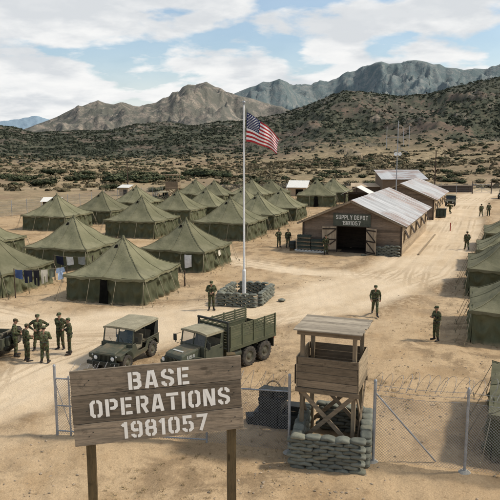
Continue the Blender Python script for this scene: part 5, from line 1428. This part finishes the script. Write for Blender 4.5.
# dark equipment cases piled behind the fence
def case_meshes(w, d, h):
    b = MB().box((0, 0, h * .38), (w, d, h * .76)); 
    for x in (-.36, 0, .36): b.box((x * w, -d / 2 - .012, h * .36), (.05, .024, h * .66))
    for z in (.06, .66): b.box((0, 0, h * z), (w + .02, d + .02, .03))
    l = MB().box((0, 0, h * .885), (w + .03, d + .03, h * .22)); 
    for x in (-.3, .3): l.box((x * w, -d / 2 - .025, h * .78), (.07, .02, .10))
    hd = MB().tube([(-.1, -d / 2 - .02, h * .45), (-.08, -d / 2 - .07, h * .45), (.08, -d / 2 - .07, h * .45), (.1, -d / 2 - .02, h * .45)], .012, 5)
    return b.mesh('equipment_case', ['case_black']), l.mesh('lid', ['case_black']), hd.mesh('handle', ['army_dark'])
CM = {'big': case_meshes(.82, .62, .50), 'small': case_meshes(.46, .40, .30)}
for x, y, z, rz, kd, lab in ((.62, 21.25, 0, -19, 'big', 'dark equipment case at the lower left of the pile behind the fence'), (1.46, 20.98, 0, -17, 'big', 'dark equipment case at the lower right of the pile, nearest the tower'),
        (.98, 21.95, 0, -21, 'big', 'dark equipment case on the ground at the back of the pile behind the fence'), (.80, 21.22, .50, -24, 'big', 'dark equipment case in the middle layer of the pile behind the fence'), (1.55, 21.02, .50, -12, 'small', 'small dark case on the right of the middle layer of the pile'),
        (.12, 21.42, 0, 10, 'small', 'small dark case on the ground at the far left of the pile behind the fence'), (.62, 21.25, 1.0, -30, 'small', 'small dark case topmost on the pile behind the fence'), (1.10, 21.13, 1.0, -10, 'small', 'small dark case beside the topmost one on the pile behind the fence')):
    bm_, lm_, hm_ = CM[kd]; o = bpy.data.objects.new('equipment_case', bm_); COL.objects.link(o); o.location = (x, y, gz(x, y) + z - .01 if z == 0 else z + .02); o.rotation_euler = (0, 0, R(rz)); tag(o, lab, 'case', 'dark cases piled behind the fence by the tower')
    for nm, me in (('lid', lm_), ('handle', hm_)): c = bpy.data.objects.new(nm, me); COL.objects.link(c); c.parent = o
ho = MB().tube([(.26 * math.cos(2 * PI * k / 24), .26 * math.sin(2 * PI * k / 24), .01 * math.sin(k * 2.6)) for k in range(24)], .018, 6, closed=True).tube([(.23 * math.cos(2 * PI * k / 24), .23 * math.sin(2 * PI * k / 24), .035 + .01 * math.sin(k * 2.1)) for k in range(24)], .018, 6, closed=True)
hb = ho.build('cable_coil', 'army_dark'); hb.location = (.82, 21.48, 1.22); hb.rotation_euler = (R(62), 0, R(-15)); tag(hb, 'coil of dark cable leaning on the topmost cases of the pile', 'cable')

# ------------------------------------------------------------------ people (facing +y)
def person_meshes(pose):
    """returns meshes: body, jacket, trousers, boots"""
    P = pose; S = []
    def seg(a, b, r0, r1, reg): S.append((Vector(a), Vector(b), r0, r1, reg))
    lean = P.get('lean', 0.)
    def L(p): p = Vector(p); k = max(0, p.z - .92); return Vector((p.x, p.y + k * lean, p.z - .5 * lean * abs(lean) * k))
    hipz = P.get('hip', .93)
    for s in (-1, 1):
        q = 'r' if s > 0 else 'l'
        hip = Vector((s * .095, 0, hipz)); knee = Vector(P['knee_' + q]); ank = Vector(P['ankle_' + q]); toe = ank + Vector(P.get('toe_' + q, (s * .05, .17, -.055)))
        seg(hip, knee, .098, .068, 'trousers'); seg(knee, ank + (knee - ank) * .38, .066, .062, 'trousers')
        seg(ank + (knee - ank) * .42, ank, .056, .048, 'boot_' + q); seg(ank + Vector((0, -.035, -.035)), toe, .048, .040, 'boot_' + q)
        sh = L((s * .185, 0, 1.43)); el = L(P['elbow_' + q]); wr = L(P['wrist_' + q]); d = (wr - el).normalized()
        seg(sh, el, .062, .049, 'jacket'); seg(el, wr, .047, .034, 'jacket')
        hand = wr + d * .085; seg(wr, wr + d * .04, .028, .034, 'skin'); 
        side = d.cross(Vector((0, 1, 0)) if abs(d.y) < .8 else Vector((1, 0, 0))).normalized(); curl = Vector(P.get('curl_' + q, (-s * .4, .35, 0)))
        for k in range(4):
            o = side * (k - 1.5) * .021; b0 = wr + d * .05 + o; b1 = wr + d * (.115 - .004 * abs(k - 1.3)) + o; b2 = b1 + (d + curl * .9).normalized() * (.05 - .007 * abs(k - 1.3))
            seg(b0, b1, .0135, .0125, 'skin'); seg(b1, b2, .0125, .0105, 'skin')
        seg(wr + d * .025 - side * .02, wr + d * .075 - side * .055 + curl * .02, .014, .011, 'skin')
    for s in (-1, 1):
        seg((s * .065, -.015, hipz - .04), L((s * .07, -.01, 1.02)), .108, .100, 'trousers')
        seg(L((s * .07, -.005, 1.04)), L((s * .085, 0, 1.30)), .104, .118, 'jacket'); seg(L((s * .07, -.01, .96)), L((s * .07, -.01, 1.05)), .112, .106, 'jacket')
        seg(L((s * .09, .0, 1.28)), L((s * .15, -.01, 1.42)), .112, .072, 'jacket')
        seg(L((s * .05, -.005, 1.47)), L((s * .17, -.01, 1.43)), .055, .062, 'jacket')
    hd = L((0, 0, 1.44)); tilt = Vector(P.get('head', (0, .03, .20))); hc = hd + tilt + Vector((0, 0, 0))
    hx = Vector(P.get('look', (0, 1, 0))).normalized(); hy = Vector((0, 0, 1)); hs = hx.cross(hy).normalized(); hu = hs.cross(hx)
    seg(hd - Vector((0, .01, .02)), hc, .058, .056, 'skin')
    seg(hc + hx * -.012 + hu * .045, hc + hx * .02 + hu * .02, .088, .080, 'head'); seg(hc + hx * .035 + hu * -.02, hc + hx * .05 + hu * -.055, .058, .042, 'head')
    seg(hc + hx * .095 + hu * .025, hc + hx * .112 + hu * -.008, .010, .016, 'head')
    for s in (-1, 1): seg(hc + hs * s * .083 + hu * .03 - hx * .01, hc + hs * s * .086 - hx * .012 - hu * .012, .015, .012, 'head')
    # union of tapered capsules
    m = MB()
    for a, b, r0, r1, reg in S:
        d = b - a; l = d.length; d = d / l if l > 1e-6 else Vector((0, 0, 1)); e = d.orthogonal().normalized(); f = d.cross(e); n = 12; rings = []
        for (c, r, hs_) in ((a, r0, -1), (b, r1, 1)):
            for q in range(4):
                an = (-PI / 2 + q * PI / 6 + .02) if hs_ < 0 else q * PI / 6 * .99
                rings.append((c + d * r * math.sin(an), max(r * math.cos(an), .0008)))
        vs = [c + (e * math.cos(2 * PI * k / n) + f * math.sin(2 * PI * k / n)) * rr for c, rr in rings for k in range(n)]
        fs = [(j * n + k, j * n + (k + 1) % n, (j + 1) * n + (k + 1) % n, (j + 1) * n + k) for j in range(7) for k in range(n)] + [tuple(range(n))[::-1], tuple(range(7 * n, 8 * n))]
        m.add(vs, fs)
    o = m.build('figure_draft', 'skin'); md = o.modifiers.new('r', 'REMESH'); md.mode = 'VOXEL'; md.voxel_size = .0115
    sm = o.modifiers.new('s', 'SMOOTH'); sm.factor = .5; sm.iterations = 3
    dg = bpy.context.evaluated_depsgraph_get(); dg.update(); me = bpy.data.meshes.new_from_object(o.evaluated_get(dg)); old = o.data; bpy.data.objects.remove(o); bpy.data.meshes.remove(old)
    nv = len(me.vertices); co = np.empty(nv * 3); me.vertices.foreach_get('co', co); co = co.reshape(-1, 3); no = np.empty(nv * 3); me.vertices.foreach_get('normal', no); no = no.reshape(-1, 3)
    nf = len(me.polygons); F = [list(p.vertices) for p in me.polygons]; cen = np.array([co[f].mean(0) for f in F])
    best = np.full(nf, 1e9); reg = np.zeros(nf, int); names = []
    for a, b, r0, r1, rg in S:
        if rg not in names: names.append(rg)
        a_, b_ = np.array(a), np.array(b); d = b_ - a_; L2 = max(d @ d, 1e-9); t = np.clip(((cen - a_) @ d) / L2, 0, 1)
        ds = np.linalg.norm(cen - a_ - t[:, None] * d, axis=1) - (r0 + (r1 - r0) * t); up = ds < best; best = np.where(up, ds, best); reg = np.where(up, names.index(rg), reg)
    # body: skin, dark eyes, brows and mouth by face
    me.materials.clear(); me.materials.append(MATS['skin']); me.materials.append(MATS['hair'])
    rel = cen - np.array(hc); u, v, w = rel @ np.array(hx), rel @ np.array(hs), rel @ np.array(hu)
    eye = (u > .05) & (np.abs(np.abs(v) - .033) < .013) & (np.abs(w - .03) < .008); brow = (u > .05) & (np.abs(np.abs(v) - .034) < .02) & (np.abs(w - .052) < .006); mouth = (u > .05) & (np.abs(v) < .024) & (np.abs(w + .040) < .005)
    hairm = (reg == names.index('head')) & (u < -.02) & (w > -.03) & (np.abs(v) < .10)
    me.polygons.foreach_set('material_index', ((eye | brow | mouth | hairm)).astype(np.int32)); me.polygons.foreach_set('use_smooth', np.ones(nf, bool)); me.name = 'person_body'; me.update()
    out = {'body': me}
    def shell(nm, regs, off, mat, wob=0.):
        sel = np.isin(reg, [names.index(r) for r in regs]); ids = np.where(sel)[0]; used = {}; vs = []; fs = []
        for k in ids:
            f = []
            for q in F[k]:
                if q not in used:
                    used[q] = len(vs); c, nn = co[q], no[q]
                    w_ = off + wob * (math.sin(31 * c[2] + 9 * c[0]) + math.sin(23 * c[0] + 17 * c[1] + 11 * c[2])) * .5; vs.append(tuple(c + nn * w_))
                f.append(used[q])
            fs.append(f)
        mb = MB(); mb.add(vs, fs, smooth=True); out[nm] = mb.mesh(nm, [mat])
    shell('jacket', ['jacket'], .011, 'camouflage_cloth', .007); shell('trousers', ['trousers'], .008, 'camouflage_cloth', .008)
    shell('boot_l', ['boot_l'], .006, 'boot_leather'); shell('boot_r', ['boot_r'], .006, 'boot_leather')
    cp = MB(); n = 20
    prof = [(0, .145), (.05, .143), (.085, .13), (.098, .118), (.101, .075), (.099, .055)]
    cp.lathe(prof, n=n)
    br = [(math.cos(a) * .10, .03 + math.sin(a) * .145) for a in [PI * k / 10 for k in range(11)]]
    cp.add([(x, y, .062 - .03 * max(0, y - .05) / .12) for x, y in br] + [(x * .9, .06, .075) for x, y in br], [(i, i + 1, i + 12, i + 11) for i in range(10)])
    # place cap on head
    Mh = Matrix((hs, hx, hu)).transposed(); cp.v = [tuple(Vector(hc) + Mh @ Vector(p)) for p in cp.v]; cp.f = cp.f
    out['cap'] = cp.mesh('cap', ['camouflage_cloth']); 
    bl = MB(); pts = [L((.185 * math.cos(a) * .98, .132 * math.sin(a) - .008, 1.015)) for a in [2 * PI * k / 24 for k in range(24)]]; bl.tube(pts, .02, 6, closed=True); out['belt'] = bl.mesh('belt', ['army_dark'])
    return out
st = dict(knee_l=(-.11, .03, .50), knee_r=(.11, .03, .50), ankle_l=(-.13, -.01, .09), ankle_r=(.13, -.01, .09))
POSES = {
 'relaxed': dict(st, elbow_l=(-.27, -.04, 1.17), wrist_l=(-.26, .07, .93), elbow_r=(.27, -.04, 1.17), wrist_r=(.26, .07, .93)),
 'hips': dict(st, elbow_l=(-.44, -.10, 1.21), wrist_l=(-.19, .08, 1.05), elbow_r=(.44, -.10, 1.21), wrist_r=(.19, .08, 1.05), ankle_l=(-.20, -.01, .09), ankle_r=(.20, -.01, .09), knee_l=(-.155, .03, .5), knee_r=(.155, .03, .5), curl_l=(.6, .2, 0), curl_r=(-.6, .2, 0)),
 'front': dict(st, elbow_l=(-.28, -.02, 1.18), wrist_l=(-.10, .23, 1.13), elbow_r=(.28, -.02, 1.18), wrist_r=(.10, .22, 1.08), head=(0, .05, .19), look=(0, 1, -.18)),
 'folded': dict(st, elbow_l=(-.27, .04, 1.16), wrist_l=(.06, .20, 1.20), elbow_r=(.27, .04, 1.17), wrist_r=(-.06, .24, 1.23), ankle_l=(-.16, .03, .09)),
 'behind': dict(st, elbow_l=(-.28, -.14, 1.18), wrist_l=(-.07, -.19, 1.0), elbow_r=(.28, -.14, 1.18), wrist_r=(.07, -.21, .98), curl_l=(.5, 0, 0), curl_r=(-.5, 0, 0)),
 'walk': dict(knee_l=(-.10, .22, .53), knee_r=(.11, -.04, .49), ankle_l=(-.11, .32, .10), ankle_r=(.12, -.40, .20), toe_r=(.02, .13, -.11), hip=.90, elbow_l=(-.27, -.14, 1.18), wrist_l=(-.27, -.12, .93), elbow_r=(.27, .08, 1.18), wrist_r=(.24, .26, 1.0), lean=.06),
 'run': dict(knee_l=(-.12, .34, .60), knee_r=(.12, -.10, .48), ankle_l=(-.14, .20, .22), ankle_r=(.14, -.42, .16), toe_r=(.02, .12, -.12), hip=.86, elbow_l=(-.34, -.16, 1.16), wrist_l=(-.36, .08, 1.06), elbow_r=(.34, .14, 1.15), wrist_r=(.30, .34, 1.2), lean=.55, head=(0, .10, .17)),
}
PM = {}
def person(x, y, face, pose, label, s=1., group=None):
    """face: compass direction in degrees, 0 = +x, 90 = +y (away from the photographer)"""
    if pose not in PM: PM[pose] = person_meshes(POSES[pose])
    M = PM[pose]; b = bpy.data.objects.new('person', M['body']); COL.objects.link(b); b.location = (x, y, gz(x, y) + .008); b.rotation_euler = (0, 0, R(face - 90)); b.scale = (s * 1.04, s * 1.04, s)
    tag(b, label, 'person', group)
    for nm in ('jacket', 'trousers', 'boot_l', 'boot_r', 'cap', 'belt'):
        c = bpy.data.objects.new(nm.split('_')[0], M[nm]); COL.objects.link(c); c.parent = b
GC = (-9.6, 28.6)
person(-10.83, 28.47, 15, 'front', 'soldier in camouflage at the left of the huddle, next to the cut off jeep', 1.0)
person(-10.15, 28.00, 40, 'front', 'soldier in camouflage second from left in the huddle, arms held in front, back half turned', .99)
person(-10.10, 29.50, 285, 'hips', 'soldier with both hands on hips in the middle of the huddle, facing the camera', 1.0)
person(-9.22, 27.66, 100, 'folded', 'soldier with his back to the camera at the front of the huddle', .97)
person(-9.15, 29.85, 255, 'behind', 'taller soldier standing at the right rear of the huddle, hands behind his back', 1.03)
person(-8.45, 28.95, 195, 'folded', 'soldier at the right end of the huddle facing left with folded arms', .98)
person(-2.30, 37.15, 280, 'front', 'soldier standing guard at the left corner of the flagpole sandbags, hands before his chest')
person(7.15, 35.6, 262, 'walk', 'soldier walking towards the camera in the middle of the sandy road')
person(9.33, 31.0, 205, 'folded', 'soldier with folded arms standing by the nearest right tents, facing the road')
person(20.5, 59.8, 80, 'walk', 'soldier walking away up the road past the depot side')
person(32.05, 88.4, 85, 'walk', 'left one of the two soldiers walking side by side far up the road')
person(33.15, 88.6, 80, 'relaxed', 'right one of the two soldiers walking side by side far up the road')
person(2.80, 61.5, 290, 'behind', 'left one of the two soldiers standing between the tents and the depot')
person(3.68, 61.3, 285, 'relaxed', 'right one of the two soldiers standing between the tents and the depot')
p_ = dep(2.62, -1.55); person(p_.x, p_.y, 285, 'relaxed', 'soldier standing between the green crates and the left depot door')
person(29.0, 92.4, 215, 'run', 'dark figure bending forward in stride beside the second barn bin')

# ------------------------------------------------------------------ shrubs, dry grass and stones
def shrub_mesh(seed, mat, leaves=420, low=False):
    rnd = random.Random(seed); m = MB(); lobes = []
    for k in range(rnd.randint(4, 7)):
        a = rnd.uniform(0, 2 * PI); r = rnd.uniform(0, .62); lobes.append((Vector((r * math.cos(a), r * math.sin(a), rnd.uniform(.22, .55))), rnd.uniform(.28, .50)))
    for c, r in lobes:      # dark heart so the crown is not see-through
        n, k = 7, 5; vs = []
        for j in range(k + 1):
            b = -PI / 2 + PI * j / k
            for i in range(n): t = 2 * PI * i / n; q = r * .72 * rnd.uniform(.8, 1.15); vs.append(c + Vector((q * math.cos(b) * math.cos(t), q * math.cos(b) * math.sin(t), q * .8 * math.sin(b))))
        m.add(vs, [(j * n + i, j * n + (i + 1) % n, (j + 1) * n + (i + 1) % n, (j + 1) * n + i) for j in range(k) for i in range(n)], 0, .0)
    for q in range(leaves):
        c, r = rnd.choice(lobes); d = Vector((rnd.gauss(0, 1), rnd.gauss(0, 1), rnd.gauss(.25, .9))).normalized(); p = c + d * r * rnd.uniform(.7, 1.12); p.z = max(.02, p.z * 1.)
        e = d.orthogonal().normalized(); e.rotate(Matrix.Rotation(rnd.uniform(0, 6), 3, d)); f = (d.cross(e) + d * rnd.uniform(-.6, .6)).normalized(); s = rnd.uniform(.05, .12)
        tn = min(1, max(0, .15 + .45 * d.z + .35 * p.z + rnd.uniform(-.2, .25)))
        m.add([p - e * s, p - f * s * .55, p + e * s, p + f * s * .55], [(0, 1, 2, 3)], 0, tn)
    for k in range(3): m.cyl((0, 0, -.3), (rnd.uniform(-.4, .4), rnd.uniform(-.4, .4), .4), .03, .01, n=5, tint=.3)
    return m.mesh('shrub', [mat])
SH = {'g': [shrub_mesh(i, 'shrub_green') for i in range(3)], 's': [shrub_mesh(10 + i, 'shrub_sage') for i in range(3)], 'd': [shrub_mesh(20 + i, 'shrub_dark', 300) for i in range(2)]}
def in_view(x, y): d = y * .987 + 1.5; return -30 < 250 + 640 * x / d < 530
rb = random.Random(77); n_sh = 0
LABS = {'field_g': ('dark green shrub growing in the dry field behind the left fence', 'green shrubs of the dry field'), 'field_s': ('grey brown dry shrub in the field behind the left fence', 'dry shrubs of the field'),
        'hill_g': ('dark green shrub on the tan slope behind the depot roofs', 'green shrubs of the tan slope'), 'hill_s': ('tawny dry shrub on the tan slope behind the depot roofs', 'dry shrubs of the tan slope')}
def put_shrub(x, y, kind, sx, sz, key):
    o = bpy.data.objects.new('shrub', rb.choice(SH[kind])); COL.objects.link(o); o.location = (x, y, gz(x, y) - .05); o.rotation_euler = (0, 0, rb.uniform(0, 6)); o.scale = (sx * rb.uniform(.85, 1.2), sx * rb.uniform(.85, 1.2), sz)
    tag(o, LABS[key][0], 'shrub', LABS[key][1])
def at_px(px, row):
    """point of the flat field seen under a bearing"""
    cx = (px - 250) / 640; cy = (250 - row) / 640; ry = math.cos(PITCH) + cy * math.sin(PITCH); rz = -math.sin(PITCH) + cy * math.cos(PITCH); t = -CAM_H / rz; return cx * t, ry * t
# the big dark green clumps of the field
for px, row, s in ((18, 181, 3.2), (27, 180, 2.6), (45, 186, 3.4), (38, 183, 2.6), (52, 176, 3.6), (58, 174, 3), (72, 181, 3), (84, 180, 3), (113, 183, 4), (124, 181, 3.6), (120, 178, 3), (146, 182, 4), (156, 181, 3.6), (165, 180, 3), (150, 177, 3), (200, 176, 4.6), (208, 177, 4.6), (216, 177, 4), (225, 178, 3.4), (196, 172, 3.6), (183, 180, 2.6), (6, 179, 2.2), (88, 175, 2.6), (100, 178, 2.2), (135, 176, 2.6), (172, 175, 2.4)):
    x, y = at_px(px, row); put_shrub(x, y, 'g', s * 1.25, s * .72, 'field_g'); n_sh += 1
tries = 0
while n_sh < 130 and tries < 5000:
    tries += 1; y = rb.uniform(138, 330); x = rb.uniform(-.42, -.02) * y
    if not in_view(x, y) or x > -.02 * y: continue
    k = 's' if rb.random() < .6 else 'g'; s = rb.uniform(.8, 2.4); put_shrub(x, y, k, s, s * .6, 'field_' + k); n_sh += 1
tries = 0
while n_sh < 290 and tries < 9000:
    tries += 1; y = rb.uniform(150, 262); x = rb.uniform(.0, .44) * y
    if not in_view(x, y) or fbm(np.array([x / 14]), np.array([y / 14]), 3, 77)[0] < .42: continue
    k = 's' if rb.random() < .64 else 'g'; s = rb.uniform(1.0, 2.4) if k == 's' else rb.uniform(1.2, 2.6); put_shrub(x, y, k, s, s * .66, 'hill_' + k); n_sh += 1

def scrub_stuff(name, mat, label, cat, xy, size, L):
    """uncountable chaparral of the farther slopes: many low leafy mounds in one mesh"""
    x, y = xy; z = terrain(x, y); s = size
    
    vs = np.zeros((len(x), L * 4, 3)); tint = np.zeros((len(x), L))
    for k in range(L):
        dirs = RNG.normal(size=(len(x), 3)); dirs[:, 2] = np.abs(dirs[:, 2]) * .8 + .05; dirs /= np.linalg.norm(dirs, axis=1)[:, None]
        c = dirs * np.array([1, 1, .62]) * (.75 + .35 * RNG.random((len(x), 1)))
        e = np.cross(dirs, RNG.normal(size=(len(x), 3))); e /= np.linalg.norm(e, axis=1)[:, None]; f = np.cross(dirs, e) + .4 * dirs
        q = (.34 + .26 * RNG.random((len(x), 1)))
        for j, v in enumerate((c - e * q, c - f * q * .7, c + e * q, c + f * q * .7)): vs[:, k * 4 + j] = v
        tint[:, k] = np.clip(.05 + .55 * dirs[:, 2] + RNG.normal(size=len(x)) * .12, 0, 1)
    vs = vs * s[:, None, None] + np.stack([x, y, z], 1)[:, None]
    tint = np.clip(tint + RNG.normal(size=(len(x), 1)) * .16, 0, 1)
    n = len(x) * L; me = bpy.data.meshes.new(name); me.vertices.add(n * 4); me.vertices.foreach_set('co', vs.reshape(-1).astype(np.float32)); me.loops.add(n * 4); me.loops.foreach_set('vertex_index', np.arange(n * 4, dtype=np.int32))
    me.polygons.add(n); me.polygons.foreach_set('loop_start', (np.arange(n) * 4).astype(np.int32)); me.update(calc_edges=True)
    a = me.attributes.new('tint', 'FLOAT', 'FACE'); a.data.foreach_set('value', tint.reshape(-1).astype(np.float32)); me.materials.append(MATS[mat])
    o = bpy.data.objects.new(name, me); COL.objects.link(o); tag(o, label, cat, kind='stuff')
def ridge_xy():
    N_ = 34000; y = 330 + (930 - 330) * RNG.random(N_) ** .8; x = (RNG.random(N_) * 1.0 - .5) * y
    d = fbm(x / 45, y / 70, 5, 53, .6); keep = (d < .55) | (RNG.random(N_) < .30); keep &= ~((y < 470) & (RNG.random(N_) > (y - 320) / 150.))
    return x[keep], y[keep]
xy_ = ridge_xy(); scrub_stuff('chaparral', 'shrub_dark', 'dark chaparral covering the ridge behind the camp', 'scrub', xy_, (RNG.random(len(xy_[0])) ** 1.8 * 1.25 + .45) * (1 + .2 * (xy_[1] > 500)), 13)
def slope_xy(n, lo, hi, xa, xb, thr):
    y = lo + (hi - lo) * RNG.random(n) ** .9; x = (xa + (xb - xa) * RNG.random(n)) * y; k = fbm(x / 16, y / 16, 4, 83) > thr + .2 * RNG.random(n); return x[k], y[k]
xy_ = slope_xy(6500, 150, 335, -.02, .46, .37); scrub_stuff('dry_scrub', 'shrub_sage', 'tawny dry scrub covering the tan slope behind the depot', 'scrub', xy_, RNG.random(len(xy_[0])) ** 2.6 * 1.0 + .25, 20)
xy_ = slope_xy(5200, 140, 420, -.46, .02, .38); scrub_stuff('field_scrub', 'shrub_sage', 'low dry scrub dotting the field behind the left tents', 'scrub', xy_, RNG.random(len(xy_[0])) ** 2.4 * .9 + .25, 20)
xy_ = slope_xy(1700, 150, 420, -.46, .46, .44); scrub_stuff('green_scrub', 'shrub_green', 'scattered green scrub between the camp and the dark ridge', 'scrub', xy_, RNG.random(len(xy_[0])) ** 2.2 * 1.3 + .35, 22)

def fast_scatter(name, X, Y, S, shape, mat, label, cat, smooth=False):
    """many tiny pieces in one uncountable layer"""
    Z = np.where(Y > 130, terrain(X, Y), 0) + ground_detail(X, Y); m = MB(); o = 0
    for x, y, z, s in zip(X.tolist(), Y.tolist(), Z.tolist(), S.tolist()):
        vs, fs = shape(x, y, z, s); m.v += vs; m.f += [[i + o for i in f] for f in fs]; m.t += [random.random()] * len(fs); o += len(vs)
    m.m = [0] * len(m.f); m.sm = [smooth] * len(m.f); tag(m.build(name, mat), label, cat, kind='stuff')
ICO = [(0, 0, 1), (.9, 0, .3), (.28, .85, .3), (-.72, .53, .3), (-.72, -.53, .3), (.28, -.85, .3), (0, 0, -.5)]
def stone_shape(x, y, z, s):
    a = random.uniform(0, 6); c, sn = math.cos(a), math.sin(a); k = [random.uniform(.6, 1.2) for _ in ICO]; fx, fy = random.uniform(.7, 1.4), random.uniform(.6, 1)
    return [(x + s * q * (c * u * fx - sn * v * fy), y + s * q * (sn * u * fx + c * v * fy), z + s * .6 * w * q) for (u, v, w), q in zip(ICO, k)], [(0, i, i % 5 + 1) for i in range(1, 6)] + [(6, i % 5 + 1, i) for i in range(1, 6)]
n_ = 26000; Y_ = 8 + 42 * RNG.random(n_) ** 1.5; X_ = (RNG.random(n_) * .96 - .48) * (Y_ + 2)
k_ = (road_dist(X_, Y_)[0] > .8) & (fbm(X_ / 3., Y_ / 3., 4, 13) > .36 + .26 * RNG.random(n_))
X_, Y_ = X_[k_], Y_[k_]; fast_scatter('gravel', X_, Y_, .012 + .06 * RNG.random(len(X_)) ** 5, stone_shape, 'stone', 'small stones and clods strewn over the sandy ground', 'gravel')
def tuft_shape(x, y, z, s):
    vs = []; fs = []
    for k in range(9):
        a = random.uniform(0, 6); l = s * random.uniform(.6, 1.2); b = Vector((x + random.uniform(-.5, .5) * s, y + random.uniform(-.5, .5) * s, z - .01)); tip = b + Vector((math.cos(a) * l * .7, math.sin(a) * l * .7, l * random.uniform(.4, .9))); w = Vector((-math.sin(a), math.cos(a), 0)) * s * .06
        fs.append((len(vs), len(vs) + 1, len(vs) + 2)); vs += [tuple(b - w), tuple(b + w), tuple(tip)]
    return vs, fs
TT = [o.location.copy() for o in bpy.data.objects if o.name.split('.')[0] == 'tent' and o.parent is None and o.location.y < 62]
tx_, ty_ = [], []
for p in TT:
    for q in range(110):
        a = random.randrange(4) * PI / 2 + YAW; u = random.uniform(-3.2, 3.2); r = 2.95 + abs(random.gauss(0, .28)); tx_.append(p.x + math.cos(a) * r - math.sin(a) * u); ty_.append(p.y + math.sin(a) * r + math.cos(a) * u)
n_ = 16000; Y_ = 10 + 120 * RNG.random(n_) ** 1.2; X_ = (RNG.random(n_) * .92 - .46) * Y_
k_ = (road_dist(X_, Y_)[0] > 1.2) & (fbm(X_ / 5., Y_ / 5., 4, 19) > .48 + .2 * RNG.random(n_))
X_, Y_ = np.concatenate([X_[k_], tx_]), np.concatenate([Y_[k_], ty_])
fast_scatter('dry_grass', X_, Y_, .04 + .11 * RNG.random(len(X_)), tuft_shape, 'dry_grass_blade', 'dry straw tufts growing round the tents and over the open ground', 'grass')
bpy.context.view_layer.update()
